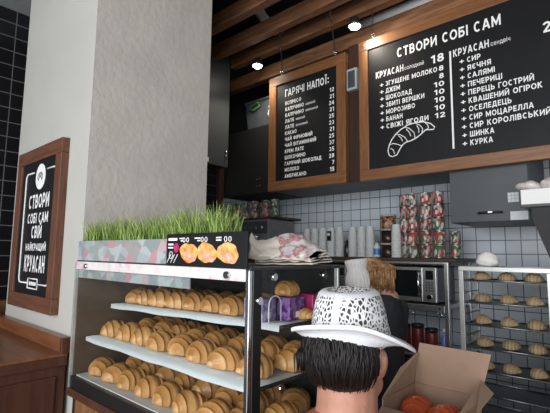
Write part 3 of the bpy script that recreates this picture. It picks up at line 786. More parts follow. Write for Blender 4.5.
bag('pale bag printed in red and grey lying on the front of the pile', .88, -.045, .105, -.105, .03, 11, .024, M_PRINT)

# ------------------------------------------------------------------ back of the shop: cabinets
def cabinet(name, x0, x1, y0, y1, z0, z1, mm, label, doors):
    t = thing(name, ((x0+x1)/2, (y0+y1)/2, z0), label, 'cabinet')
    MB().box(x0, x1, y0+.02, y1, z0, z1).build('body', mm, t)
    n = doors; wd = (x1-x0)/n
    out = []
    for k in range(n):
        d = MB().box(x0+k*wd+.002, x0+(k+1)*wd-.002, y0, y0+.02, z0+.002, z1-.002, .002).build('door', mm, t); out.append(d)
    return t, out
tcab, dd = cabinet('wall_cabinet', -3.35, -2.64, 2.87, 3.395, 2.262, 2.93, M_BLACKM, 'black wall cabinet left of the drinks menu board', 1)
b = MB()
for x, z in ((-2.83, 2.40), (-2.79, 2.405), (-2.83, 2.335), (-2.79, 2.335)): b.ball((x, 2.868, z), .006, .004, .006, 8)
b.build('screw_cap', M_PLANK, dd[0])
tcab, dd = cabinet('wall_cabinet', -2.63, -1.66, 2.87, 3.395, 2.262, 2.93, M_GREYCAB, 'grey wall cabinet behind the drinks menu board', 2)
tcab, dd = cabinet('wall_cabinet', -1.0, -.535, 2.87, 3.395, 1.90, 2.93, M_GREYCAB, 'low hanging grey wall cabinet under the large menu board with two stickers', 1)
b = MB(); b.tube([(-.822, 2.852, 1.955), (-.80, 2.848, 1.958), (-.70, 2.848, 1.958), (-.68, 2.852, 1.955)], .007, 8); b.box(-.815, -.808, 2.85, 2.872, 1.952, 1.964); b.box(-.694, -.687, 2.85, 2.872, 1.952, 1.964)
b.build('handle', M_BLACK, dd[0])
b = MB(); b.box(-.76, -.735, 2.841, 2.85, 1.954, 1.963); b.build('handle_painted_glint', M_CHROME, dd[0])  # added bright piece imitating a highlight on the handle
b = MB(); b.box(-.650, -.590, 2.8685, 2.8705, 2.015, 2.075); g1 = b.build('sticker', M_PAPER, dd[0])
b = MB()
for k in range(2):
    b.box(-.650+.02*(k+1)-.0006, -.650+.02*(k+1)+.0006, 2.868, 2.869, 2.015, 2.075); b.box(-.650, -.590, 2.868, 2.869, 2.015+.02*(k+1)-.0006, 2.015+.02*(k+1)+.0006)
b.build('sticker_grid', M_DARKSTEEL, g1)
b = MB(); b.box(-.640, -.545, 2.8685, 2.8705, 1.905, 1.955); b.box(-.640, -.545, 2.8675, 2.8705, 1.948, 1.958); b.build('sticker', M_PAPER, dd[0])
tcab, dd = cabinet('wall_cabinet', -1.655, -1.005, 2.87, 3.395, 2.262, 2.93, M_GREYCAB, 'grey wall cabinet behind the left half of the large menu board', 1)
# post and little box in the gap between the boards
o = MB().box(-1.775, -1.655, 2.852, 2.868, 2.262, 3.40, .003).build('wooden_post', M_DARKRED); tag(rebase(o, (-1.715, 2.86, 2.262)), 'dark reddish wooden board in the gap between the menu boards', 'board')
t = thing('junction_box', (-1.735, 2.83, 3.0), 'small grey box in the gap between the two menu boards', 'box')
MB().box(-1.768, -1.675, 2.81, 2.852, 3.0, 3.18, .004).build('housing', M_SOFFIT, t); MB().box(-1.755, -1.69, 2.806, 2.81, 3.02, 3.16, .001).build('lid', M_GREYCAB, t)
# grey tall cabinet beside the pillar, facing right
t = thing('tall_wall_cabinet', (-3.2, 2.2, 2.5), 'tall dark grey hanging cabinet beside the pillar below the beams', 'cabinet')
MB().box(-3.4, -3.022, 1.75, 2.64, 2.5, 3.69).build('body', M_GREYCAB, t)
d = MB().box(-3.022, -3.0, 1.752, 2.638, 2.502, 3.688, .002).build('door', M_GREYCAB, t)
b = MB(); b.cyl((-2.985, 2.60, 2.57), (-2.985, 2.60, 2.67), .006, 8); b.box(-3.0, -2.985, 2.595, 2.605, 2.572, 2.58); b.box(-3.0, -2.985, 2.595, 2.605, 2.66, 2.668); b.build('handle', M_CHROME, d)
b = MB(); b.box(-2.999, -2.996, 2.34, 2.40, 2.52, 2.56); b.build('sticker', M_PAPER, d)
o = MB().box(-3.36, -3.305, 2.80, 2.86, 2.06, 2.60, .003).build('wooden_post', M_DARKRED); tag(rebase(o, (-3.33, 2.83, 2.06)), 'thin brown post under the tall grey cabinet', 'post')
# clear plastic tub on the black cabinet
t = thing('plastic_tub', (-2.85, 3.05, 2.93), 'grey translucent plastic tub with green lid clip on the black cabinet', 'tub')
M_TUB = mat('milky_plastic', (.07, .08, .09), .3)
M_GREENP = mat('green_plastic', (.10, .28, .08), .4)
b = MB(); b.prism([(-3.0, 2.932), (-2.70, 2.932), (-2.66, 3.20), (-3.04, 3.20)], 2.90, 3.22); b.build('body', M_TUB, t)
b = MB(); b.box(-3.05, -2.65, 2.89, 3.23, 3.20, 3.225, .006); b.build('lid', M_TUB, t)
b = MB(); b.tube([(-2.97, 2.893, 3.13), (-2.95, 2.886, 3.17), (-2.86, 2.886, 3.19), (-2.83, 2.893, 3.15), (-2.90, 2.888, 3.12), (-2.97, 2.893, 3.13)], .008, 6); b.build('clip', M_GREENP, t)
b = MB(); b.tube([(-2.70, 2.893, 3.12), (-2.69, 2.888, 3.08), (-2.71, 2.89, 3.04), (-2.70, 2.893, 3.0)], .008, 6); b.build('clip', M_WHITE, t)

# ------------------------------------------------------------------ wall shelf unit
ZS = 1.665
t = thing('wall_shelf', (-1.75, 3.1, ZS-.03), 'long dark wooden shelf on the tiled wall carrying cups and tins', 'shelf')
MB().box(-2.50, -.99, 2.90, 3.395, ZS-.025, ZS, .003).build('board', M_SHELFWOOD, t)
t = thing('steel_stand', (-1.6, 3.1, 0), 'stainless steel stand holding the microwave below the cup shelf', 'stand')
for x, y in ((-1.055, 2.90), (-1.055, 3.35), (-2.60, 2.90), (-2.60, 3.35)):
    MB().box(x-.014, x+.014, y, y+.028, 0, ZS-.026, .003).build('upright', M_STEEL, t)
MB().box(-2.60, -1.055, 2.898, 2.926, ZS-.042, ZS-.026, .002).build('top_rail', M_STEEL, t)
MB().box(-2.60, -1.069, 2.905, 3.37, 1.318, 1.345, .003).build('shelf_plate', M_STEEL, t)
MB().box(-2.60, -1.069, 2.895, 2.905, 1.300, 1.345, .002).build('shelf_edge', M_STEEL, t)
MB().box(-2.60, -1.069, 2.905, 3.37, .98, 1.0, .003).build('shelf_plate', M_STEEL, t)
MB().box(-2.60, -1.069, 2.905, 3.37, .30, .97, .003).build('lower_box', M_BLACKM, t)
b = MB(); b.cyl((-1.10, 2.893, 1.325), (-1.10, 2.899, 1.325), .007, 10); b.build('bolt', M_CHROME, t)
for x in (-1.32, -1.12):
    b = MB(); b.tube([(x, 2.91, 1.318), (x, 2.91, 1.29), (x+.01, 2.90, 1.272), (x+.028, 2.90, 1.275), (x+.034, 2.90, 1.295)], .005, 8); b.build('cup_hook', M_CHROME, t)

def microwave(x0, x1, label):
    z0, z1, y0, y1 = 1.346, 1.600, 2.92, 3.28
    t = thing('microwave_oven', ((x0+x1)/2, (y0+y1)/2, z0), label, 'microwave')
    MB().box(x0, x1, y0+.03, y1, z0+.012, z1, .004).build('body', M_DARKSTEEL, t)
    b = MB()
    for x in (x0+.03, x1-.03):
        for y in (y0+.06, y1-.05): b.cyl((x, y, z0), (x, y, z0+.014), .012, 10)
    b.build('foot', M_BLACK, t)
    px = x1-.095
    d = MB().box(x0, px, y0, y0+.03, z0+.014, z1, .004).build('door', M_STEEL, t)
    MB().box(x0+.02, px-.012, y0-.002, y0+.004, z0+.045, z1-.022, .001).build('window', M_DARKGLASS, d)
    b = MB(); b.cyl((px-.022, y0-.026, z0+.05), (px-.022, y0-.026, z1-.03), .007, 10)
    b.box(px-.026, px-.018, y0-.026, y0, z0+.06, z0+.07); b.box(px-.026, px-.018, y0-.026, y0, z1-.05, z1-.04); b.build('door_handle', M_CHROME, d)
    pn = MB().box(px+.002, x1, y0, y0+.03, z0+.014, z1, .003).build('control_panel', M_STEEL, t)
    MB().box(px+.022, x1-.018, y0-.002, y0+.002, z1-.085, z1-.022).build('display', M_DARKGLASS, pn)
    for r_ in range(4):
        for k in range(3): MB().box(px+.022+k*.019, px+.035+k*.019, y0-.002, y0+.002, z1-.110-r_*.018, z1-.100-r_*.018).build('button', M_DARKSTEEL, pn)
    MB().cyl((px+.048, y0, z0+.05), (px+.048, y0-.014, z0+.05), .017, 18).build('dial', M_CHROME, pn)
microwave(-1.56, -1.130, 'stainless microwave oven on the steel stand beside the staff member')
microwave(-2.29, -1.855, 'second microwave oven on the steel stand, partly hidden by the case')
# under the microwave: dark red canisters and a bottle whose violet stands in for bluish light
for k, (x, h) in enumerate(((-1.40, .16), (-1.30, .17), (-1.20, .15))):
    t = thing('red_canister', (x, 2.99, 1.0), 'dark red canister under the microwave, %s from the left' % ORD[k], 'canister', 'canisters under the microwave')
    mm = MATS.get('canister_red') or mat('canister_red', (.16, .018, .014), .35)
    MB().lathe([(.040, 0), (.043, .005), (.043, h-.01), (.040, h)], (x, 2.99, 1.0), 20).build('jar', mm, t); MB().lathe([(.044, h), (.045, h+.02), (.040, h+.026)], (x, 2.99, 1.0), 20).build('lid', M_BLACK, t)
t = thing('blue_lit_bottle', (-1.10, 2.96, 1.0), 'small bottle beside the post under the microwave, bluish light painted as violet', 'bottle')
mm = mat('bluish_light_violet', (.20, .22, .75), .3)
MB().lathe([(.018, 0), (.02, .004), (.02, .12), (.009, .15), (.009, .165)], (-1.10, 2.96, 1.0), 16).build('body', mm, t, True); MB().lathe([(.011, .165), (.011, .185)], (-1.10, 2.96, 1.0), 14).build('cap', M_WHITE, t)

# cups ------------------------------------------------------------
b = MB(); b.rings([[(r_*cos(2*pi*k/20), r_*sin(2*pi*k/20), z) for k in range(20)] for r_, z in ((.0375, .0), (.0395, .001), (.0395, .006), (.0372, .007), (.0290, .098), (.0282, .100), (.0262, .0985), (.0345, .004))], False)
for v in [v for v in b.b.verts if False]: pass
top = [v for v in b.b.verts if abs(v.co.z-.0985) < 1e-5]
b.b.faces.new(top)
cup0 = b.build('paper_cup', M_CUP, None, True); CUP = cup0.data; bpy.data.objects.remove(cup0)
posn = ['leftmost shelf stack', 'second stack from the left', 'third stack from the left', 'stack with the black label', 'stack left of the dark gap', 'stack right of the dark gap', 'seventh stack from the left', 'stack beside the blue labelled bottle', 'stack standing in front of the tin columns']
for i, (x, n) in enumerate(((-2.375, 8), (-2.285, 8), (-2.197, 8), (-2.106, 8), (-2.02, 8), (-1.887, 8), (-1.803, 8), (-1.722, 8), (-1.448, 8))):
    y = 3.08 if i < 8 else 2.985
    for k in range(n):
        put(CUP, 'paper_cup', (x, y, ZS+.0005+k*.0215), 0, 1, 'white paper cup, %s from bottom, in the %s' % (ORD[k], posn[i]), 'paper cup', 'paper cups on the wall shelf')
b = MB()
pts = [(.0392*cos(a), .0392*sin(a)) for a in [radians(-90-32+64*k/8) for k in range(9)]]
b.rings([[(-2.106+p[0]*s_, 3.08+p[1]*s_, z) for p in pts + [(q[0]*1.03, q[1]*1.03) for q in reversed(pts)]] for z, s_ in ((1.80, 1.02), (1.885, 1.02))])
o = b.build('cup_label', M_BLACK); rebase(o, (-2.106, 3.04, 1.80)); tag(o, 'black label with pale square on the fourth cup stack', 'label')
MB().box(-2.120, -2.094, 3.0375, 3.0395, 1.845, 1.868).build('pale_square', M_CUP, o)
# dark bottles in the gap, blue labelled bottle
def bottle(x, y, h, r_, body, lab, label, cap=M_BLACK):
    t = thing('bottle', (x, y, ZS), label, 'bottle')
    MB().lathe([(r_*.94, 0), (r_, .005), (r_, h*.66), (r_*.45, h*.84), (r_*.4, h*.93)], (x, y, ZS+.0005), 18).build('body', body, t, True)
    MB().lathe([(r_*.46, h*.93), (r_*.46, h)], (x, y, ZS+.0005), 14).build('cap', cap, t)
    if lab: MB().lathe([(r_+.0008, h*.15), (r_+.0008, h*.55)], (x, y, ZS+.0005), 18, cap=False).build('label_band', lab, t)
M_BLUEL = mat('blue_label', (.08, .22, .55), .4, var=.3, scale=50)
M_SYRUP = mat('dark_syrup', (.02, .012, .01), .2)
bottle(-1.955, 3.10, .14, .024, M_SYRUP, None, 'small dark bottle in the gap between the cup stacks')
bottle(-1.652, 3.06, .125, .028, M_CUP, M_BLUEL, 'short white bottle with a blue label beside the jars', M_BLUEL)
# chocolate jars
M_CHOC = mat('chocolate_spread', (.035, .016, .010), .25)
M_CHOC2 = ramp_pattern('nut_spread', 'noise', [(.4, (.10, .03, .015)), (.55, (.35, .18, .10)), (.7, (.5, .4, .3))], 40, .3)
for k, mm in enumerate((M_CHOC, M_CHOC, M_CHOC2)):
    x, y, z = -1.555, 3.07, ZS+.0005+k*.112
    t = thing('spread_jar', (x, y, z), 'dark chocolate tub, %s of the stack of three beside the tins' % ('bottom', 'middle', 'top')[k], 'jar', 'stacked tubs of spread')
    MB().lathe([(.055, 0), (.058, .004), (.060, .096)], (x, y, z), 24).build('tub', mm, t, True)
    MB().lathe([(.063, .096), (.063, .1105), (.060, .111)], (x, y, z), 24).build('lid', M_SOFFIT, t)
# tins
b = MB()
n = 22; pr = [(.036, 0), (.039, .0015), (.039, .005), (.0375, .007), (.0375, .085), (.039, .087), (.039, .0905), (.036, .0915), (.034, .088)]
b.rings([[(r_*cos(2*pi*k/n), r_*sin(2*pi*k/n), z) for k in range(n)] for r_, z in pr], True)
tin0 = b.build('food_tin', [M_STEEL, M_CANS[0]]); 
for p in tin0.data.polygons:
    zc = p.center.z
    if .008 < zc < .084 and abs(p.normal.z) < .5: p.material_index = 1
TINS = []
for mm in M_CANS:
    me = tin0.data.copy(); me.materials[1] = mm; TINS.append(me)
bpy.data.objects.remove(tin0)
rr = random.Random(5)
cols = [(-1.443, 3.13, 5, 'leftmost tall column of tins'), (-1.350, 3.06, 5, 'second tall column of tins'), (-1.247, 3.06, 5, 'third tall column of tins'), (-1.150, 3.06, 5, 'fourth tall column of tins'), (-1.065, 3.14, 2, 'short rightmost column of tins')]
for x, y, n, nm in cols:
    for k in range(n):
        put(TINS[rr.randrange(3)], 'food_tin', (x+rr.uniform(-.003, .003), y, ZS+.0005+k*.0971), rr.uniform(0, 6.28), 1.06 if n == 5 else .95, 'patterned tin, %s from the bottom in the %s' % (ORD[k], nm), 'tin', 'food tins on the wall shelf')
for o in list(COL.objects):
    if o.name.startswith('food_tin'): o.scale.z = 1.05
t = thing('tin_shelf', (-3.15, 3.2, 2.02), 'narrow dark shelf holding tins above the coffee machine', 'shelf')
MB().box(-3.75, -2.70, 3.03, 3.395, 2.025, 2.045, .002).build('board', M_SHELFWOOD, t)
for i, x in enumerate((-3.50, -3.37, -3.24, -3.10, -2.95, -2.82)):
    for k in range(2):
        put(TINS[rr.randrange(3)], 'food_tin', (x, 3.12, 2.0455+k*.0925), rr.uniform(0, 6.28), 1.06, 'tin %s above the coffee machine, %s of the row' % (('in the lower layer', 'in the upper layer')[k], ('leftmost', 'second from left', 'third from left', 'third from right', 'second from right', 'rightmost')[i]), 'tin', 'food tins above the coffee machine').scale.z = 1.0
# coffee machine (mostly behind the bags)
t = thing('coffee_machine', (-2.85, 3.15, ZS), 'grey boxy coffee machine under the row of tins', 'coffee machine')
MB().box(-3.15, -2.76, 2.98, 3.36, ZS-.02, 2.02, .008).build('body', mat('machine_grey', (.20, .21, .22), .4), t)
MB().box(-3.12, -2.79, 2.965, 2.985, 1.88, 2.0, .004).build('front_panel', M_DARKSTEEL, t)
for k in range(4): MB().cyl((-3.08+k*.08, 2.965, 1.94), (-3.08+k*.08, 2.958, 1.94), .012, 12).build('button', M_CHROME, t)
MB().box(-3.10, -2.80, 2.86, 2.98, ZS-.02, ZS+.02, .004).build('drip_tray', M_STEEL, t)
b = MB()
for x in (-3.02, -2.88):
  b = MB(); b.cyl((x, 2.93, 1.83), (x, 2.93, 1.86), .032, 14); b.cyl((x, 2.90, 1.845), (x, 2.79, 1.835), .011, 10)
  b.build('group_head', M_CHROME, t)
t = thing('back_counter', (-3.1, 3.1, 0), 'dark back counter carrying the coffee machine', 'counter')
MB().box(-3.95, -2.63, 2.82, 3.395, 0, 1.60).build('body', M_BLACKM, t); MB().box(-3.95, -2.63, 2.80, 3.395, 1.60, 1.644, .003).build('top', M_SHELFWOOD, t)

# ------------------------------------------------------------------ bakery rack
RX0, RX1, RY0, RY1, RZ = -.872, -.400, 2.60, 2.90, 1.622
t = thing('bakery_rack', ((RX0+RX1)/2, 2.75, 0), 'aluminium bakery rack of baking trays at the right edge', 'rack')
for x in (RX0, RX1-.026):
    for y in (RY0, RY1-.026):
        MB().box(x, x+.026, y, y+.026, .06, RZ-.026, .002).build('post', M_ALU, t)
        b = MB(); b.cyl((x+.005, y+.013, .03), (x+.021, y+.013, .03), .03, 14); b.build('wheel', M_BLACK, t)
for y in (RY0, RY1-.026): MB().box(RX0, RX1, y, y+.026, RZ-.026, RZ, .002).build('top_rail', M_ALU, t)
for x in (RX0, RX1-.026): MB().box(x, x+.026, RY0+.026, RY1-.026, RZ-.026, RZ, .002).build('top_rail', M_ALU, t)
MB().box(RX0+.02, RX1-.02, RY0+.02, RY1-.02, RZ-.010, RZ-.004).build('top_plate', M_DARKSTEEL, t)
lev = [1.538, 1.413, 1.288, 1.162, 1.036, .910, .784, .658]
for k in range(18):
    z = 1.538 - k*.0628
    for x0, x1 in ((RX0+.012, RX0+.030), (RX1-.030, RX1-.012)):
        MB().box(x0, x1, RY0+.02, RY1-.02, z-.007, z-.004).build('runner', M_DARKSTEEL, t)
RAW = [croissant_mesh('pale_croissant', .110, .036, .038, .75, 40+s, M_RAW, 3.4) for s in range(3)]
levn = ['top', 'second', 'third', 'fourth', 'fifth', 'sixth', 'seventh', 'eighth']
for k, z in enumerate(lev):
    # trays sit on the nearest runner pair
    zr = z - .0035
    tr = thing('baking_tray', ((RX0+RX1)/2, 2.75, zr), 'dark baking tray with pastries, %s from the top of the rack' % ORD[k] if k < 5 else 'empty dark baking tray, %s from the top of the rack' % ORD[k], 'tray', 'trays in the bakery rack')
    a0, a1, c0, c1 = RX0+.03, RX1-.03, RY0+.006, RY1-.03
    a0 -= .010; a1 += .010
    MB().box(a0, a1, c0, c1, zr, zr+.004).build('sheet', M_DARKSTEEL, tr)
    b = MB(); b.tube([(a0, c0, zr+.008), (a1, c0, zr+.008), (a1, c1, zr+.008), (a0, c1, zr+.008)], .004, 6, True); b.build('rim', M_STEEL, tr)
    if k < 5:
        for q in range(3):
            put(RAW[(k+q) % 3], 'pale_croissant', (RX0+.105+q*.133, RY0+.085+.012*((k*q) % 2), zr+.0045), pi/2+.35*sin(k*2.1+q*1.3)-.25, 1.0, 'pale croissant on the %s rack tray, %s' % (levn[k], ('left one', 'middle one', 'right one')[q]), 'croissant', 'pale croissants on the rack trays')
b = MB()
for i in range(9):
    pass
rings = []
for i in range(13):
    f_ = i/12; r_ = .062*(sin(pi*min(.98, max(.06, f_*.75+.22))))**.7
    rings.append([(-.745+.03*f_*0+(r_*(1+.12*sin(5*a+i)))*cos(a), 2.74+r_*.8*(1+.1*sin(4*a+2*i))*sin(a), RZ+.001+.085*f_) for a in [2*pi*k/20 for k in range(20)]])
b.rings(rings); o = b.build('cloth_bundle', M_CAP, None, True); tag(rebase(o, (-.745, 2.74, RZ)), 'crumpled whitish bundle lying on top of the bakery rack', 'bundle')

# dark sloped unit and the white crate with plastic bags at the right edge
t = thing('dark_shelf_unit', (-.1, 2.72, 0), 'black unit with a sloped side at the right edge below the white crate', 'cabinet')
b = MB(); b.prism([(-.478, 1.966), (-.483, 1.90), (-.385, 1.60), (-.385, 0), (.6, 0), (.6, 1.966)], 2.62, 2.80); b.build('body', M_BLACKM, t)
MB().box(-.53, .6, 2.60, 2.82, 1.950, 1.966, .002).build('top', M_BLACK, t)
t = thing('white_crate', (-.2, 2.70, 1.967), 'white box at the right edge with plastic bags piled in it', 'box')
X0, X1, Y0, Y1, Z0, Z1 = -.528, .1, 2.62, 2.80, 1.967, 2.050
for a in ((X0, X1, Y0, Y0+.008, Z0, Z1), (X0, X1, Y1-.008, Y1, Z0, Z1), (X0, X0+.008, Y0+.008, Y1-.008, Z0, Z1), (X1-.008, X1, Y0+.008, Y1-.008, Z0, Z1), (X0+.008, X1-.008, Y0+.008, Y1-.008, Z0, Z0+.008)):
    MB().box(*a).build('side_wall', M_WHITE, t)
M_PBAG = mat('milky_bag', (.62, .56, .55), .3, var=.2, scale=25, bump=.5, bscale=30)
for k, (x, y, z, rx, ry, rz) in enumerate(((-.50, 2.69, 2.075, .06, .05, .032), (-.395, 2.71, 2.075, .05, .05, .045), (-.30, 2.71, 2.075, .06, .055, .05))):
    b = MB(); b.ball((x, y, z), rx, ry, rz, 18)
    for v in b.b.verts:
        d = v.co - Vector((x, y, z)); v.co += d*.35*noise.noise(v.co*28+Vector((k, 0, 0)))
    o = b.build('plastic_bag', M_PBAG, None, True); tag(rebase(o, (x, y, z-rz)), 'crumpled milky plastic bag on the white box, %s' % ('leftmost', 'middle one', 'rightmost')[k], 'plastic bag', 'plastic bags on the white box')

# ------------------------------------------------------------------ service counter and pastry carton
t = thing('service_counter', (-.1, 1.3, 0), 'dark wooden service counter to the right of the display case', 'counter')
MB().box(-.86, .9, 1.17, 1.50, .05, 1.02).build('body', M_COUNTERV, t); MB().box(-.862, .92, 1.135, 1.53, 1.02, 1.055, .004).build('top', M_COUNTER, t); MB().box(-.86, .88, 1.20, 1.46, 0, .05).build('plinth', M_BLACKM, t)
BX0, BX1, BY0, BY1, BZ0, BZ1 = -.617, -.412, 1.155, 1.385, 1.0555, 1.265
t = thing('pastry_carton', ((BX0+BX1)/2, (BY0+BY1)/2, BZ0), 'open brown carton of red glazed pastries beside the man', 'carton')
th = .004
MB().box(BX0, BX1, BY0, BY1, BZ0, BZ0+th).build('bottom', M_CARTON, t)
for a in ((BX0, BX1, BY1-th, BY1, BZ0+th, BZ1), (BX0, BX1, BY0, BY0+th, BZ0+th, BZ1-.02), (BX0, BX0+th, BY0+th, BY1-th, BZ0+th, BZ1), (BX1-th, BX1, BY0+th, BY1-th, BZ0+th, BZ1)):
    MB().box(*a).build('wall', M_CARTON, t)
def flap(pts, nrm):
    b = MB(); n_ = Vector(nrm).normalized()*.003
    A = [b.b.verts.new(Vector(p)) for p in pts]; B = [b.b.verts.new(Vector(p)+n_) for p in pts]; k = len(pts)
    b.b.faces.new(A); b.b.faces.new(list(reversed(B)))
    for j in range(k): b.b.faces.new((A[j], B[j], B[(j+1) % k], A[(j+1) % k]))
    return b.build('flap', M_CARTON, t)
flap([(BX0, BY1, BZ1), (BX1, BY1, BZ1), (BX1+.025, BY1+.03, 1.385), (BX0+.006, BY1+.03, 1.388)], (0, 1, -.2))
flap([(BX0, BY0+.01, BZ1), (BX0, BY1-.004, BZ1), (BX0+.008, BY1+.02, 1.36), (BX0-.006, BY1-.085, 1.325)], (-1, 0, .1))
flap([(BX1, BY0+.01, BZ1), (BX1, BY1-.03, BZ1), (BX1+.006, BY1-.02, 1.318), (BX1+.05, BY1-.06, 1.300), (BX1+.05, BY0+.02, 1.285)], (1, 0, -.4))
flap([(BX0, BY0, BZ1-.02), (BX1, BY0, BZ1-.02), (BX1-.01, BY0-.055, BZ1-.03), (BX0+.01, BY0-.055, BZ1-.03)], (0, 0, -1))
GL = [croissant_mesh('glazed_croissant', .15, .045, .045, .7, 70+s, M_GLAZED, 3.5) for s in range(2)]
k = 0
for lay_, z in enumerate((BZ0+th+.001, BZ0+th+.066, BZ0+th+.131)):
    for q, x in enumerate((BX0+.056, BX1-.056)):
        put(GL[k % 2], 'glazed_croissant', (x, (BY0+BY1)/2+.01*(-1)**k, z), .12*(-1)**k, 1.0, 'red glazed croissant in the %s layer of the carton, %s' % (('bottom', 'middle', 'top')[lay_], ('left side', 'right side')[q]), 'croissant', 'red glazed croissants in the carton'); k += 1

# ------------------------------------------------------------------ people
def capsule(mb, pts, rs, n=12, sub=5):
    P, Rr = [], []
    for i in range(len(pts)-1):
        a, b_ = Vector(pts[i]), Vector(pts[i+1])
        for k in range(sub): P.append(a.lerp(b_, k/sub)); Rr.append(rs[i]+(rs[i+1]-rs[i])*k/sub)
    P.append(Vector(pts[-1])); Rr.append(rs[-1])
    mb.tube(P, Rr, n)
    mb.ball(P[0], Rr[0]*.99, seg=12); mb.ball(P[-1], Rr[-1]*.99, seg=12)
    for p, r_ in zip(pts[1:-1], rs[1:-1]): mb.ball(p, r_, seg=12)
class Body:
    """local frame: +Y = facing, +X = right, Z up"""
    def __init__(s, x, y, face): s.o = Vector((x, y, 0)); s.R = Matrix.Rotation(face, 3, 'Z')
    def w(s, p): return s.o + s.R @ Vector(p)
def hand(mb, B, wrist, palm_dir, thumb_side, curl=.35):
    wv = Vector(wrist); d = Vector(palm_dir).normalized(); sd = Vector(thumb_side); sd = (sd - d*sd.dot(d)).normalized(); nn = d.cross(sd)
    capsule(mb, [B.w(wv), B.w(wv+d*.05), B.w(wv+d*.085)], [.026, .034, .032], 10, 3)
    for k, (off, L) in enumerate(((.027, .070), (.009, .078), (-.009, .072), (-.026, .056))):
        b0 = wv + d*.082 + sd*off; b1 = b0 + d*L*.45 + nn*L*.08; b2 = b1 + (d*cos(curl)+nn*sin(curl))*L*.32; b3 = b2 + (d*cos(2*curl)+nn*sin(2*curl))*L*.25
        capsule(mb, [B.w(b0), B.w(b1), B.w(b2), B.w(b3)], [.0095, .009, .0085, .0075], 8, 2)
    t0 = wv + d*.03 + sd*.026; t1 = t0 + (d*.7+sd*.7).normalized()*.035; t2 = t1 + (d*.95+sd*.25).normalized()*.028
    capsule(mb, [B.w(t0), B.w(t1), B.w(t2)], [.013, .0105, .009], 8, 2)
def head(mb, hc, Rm, s=1.0):
    """head with face features; Rm maps local (x right, y forward, z up) to the world"""
    def W(p): return Vector(hc) + Rm @ (Vector(p)*s)
    def E(p, rx, ry, rz, seg=16): mb.ball(W(p), rx*s, ry*s, rz*s, seg, Rm)
    E((0, -.012, .03), .076, .094, .088, 24); E((0, .018, -.035), .062, .072, .085, 20); E((0, .062, -.095), .030, .022, .020)
    E((.045, .02, -.07), .025, .045, .030); E((-.045, .02, -.07), .025, .045, .030)
    E((0, .100, -.022), .011, .020, .022, 12); E((0, .092, .005), .008, .012, .022, 10); E((.012, .097, -.034), .008, .009, .007, 8); E((-.012, .097, -.034), .008, .009, .007, 8)
    E((.034, .070, .022), .022, .014, .008, 10); E((-.034, .070, .022), .022, .014, .008, 10)
    E((0, .083, -.058), .024, .010, .006, 10); E((0, .081, -.068), .020, .010, .006, 10)
    for sx in (1, -1):
        E((sx*.080, -.008, -.012), .010, .020, .032, 12); E((sx*.076, -.002, -.038), .006, .010, .012, 8)
        E((sx*.088, -.016, -.005), .006, .011, .023, 8)
    return W
def face_parts(W, Rm, par, brow=M_HAIR, iris=M_SYRUP):
    b = MB()
    for sx in (1, -1): b.ball(W((sx*.032, .077, .004)), .0115, .0115, .0095, 12)
    b.build('eye', M_WHITE, par)
    b = MB()
    for sx in (1, -1): b.ball(W((sx*.032, .0875, .004)), .005, .003, .005, 8, Rm)
    b.build('iris', iris, par)
    b = MB()
    for sx in (1, -1): b.tube([W((sx*.016, .088, .026)), W((sx*.034, .086, .032)), W((sx*.052, .074, .027))], [.003, .004, .002], 6)
    b.build('eyebrow', brow, par)
    b = MB(); b.tube([W((-.022, .088, -.064)), W((0, .0935, -.063)), W((.022, .088, -.064))], [.002, .0032, .002], 6)
    b.build('lips', MATS.get('lip_pink') or mat('lip_pink', (.42, .14, .12), .5), par)

# man in the white hat, back to the viewer --------------------------
face = radians(12)
B = Body(-.545, .86, face)
Rm = B.R.copy()
man = thing('person', B.o, 'person seen from behind wearing a white lace hat and rust red shirt', 'person')
HC = B.w((0, .02, 1.452))
mb = MB(); W = head(mb, HC, Rm, 1.0)
capsule(mb, [B.w((0, -.015, 1.27)), B.w((0, -.005, 1.335)), B.w((0, .005, 1.43))], [.078, .070, .068], 16)
mb.ball(B.w((0, -.03, 1.255)), .115, .075, .06, 16, Rm)
capsule(mb, [B.w((0, -.01, 1.22)), B.w((0, .0, 1.05)), B.w((0, 0, .86))], [.13, .125, .13], 16)
for sx in (1, -1):
    capsule(mb, [B.w((sx*.10, -.015, 1.225)), B.w((sx*.185, -.01, 1.20)), B.w((sx*.225, -.02, .96)), B.w((sx*.235, .10, .76))], [.055, .056, .042, .027], 12)
    hand(mb, B, (sx*.245, .022, .735), (0, .2, -.98), (-sx*.4, .9, .2))
    capsule(mb, [B.w((sx*.085, 0, .84)), B.w((sx*.095, .01, .45)), B.w((sx*.10, -.01, .07))], [.085, .058, .038], 12)
    capsule(mb, [B.w((sx*.10, -.02, .05)), B.w((sx*.11, .13, .035))], [.040, .034], 10)
mb.build('body', M_SKIN, man, remesh=.006, relax=4)
face_parts(W, Rm, man)
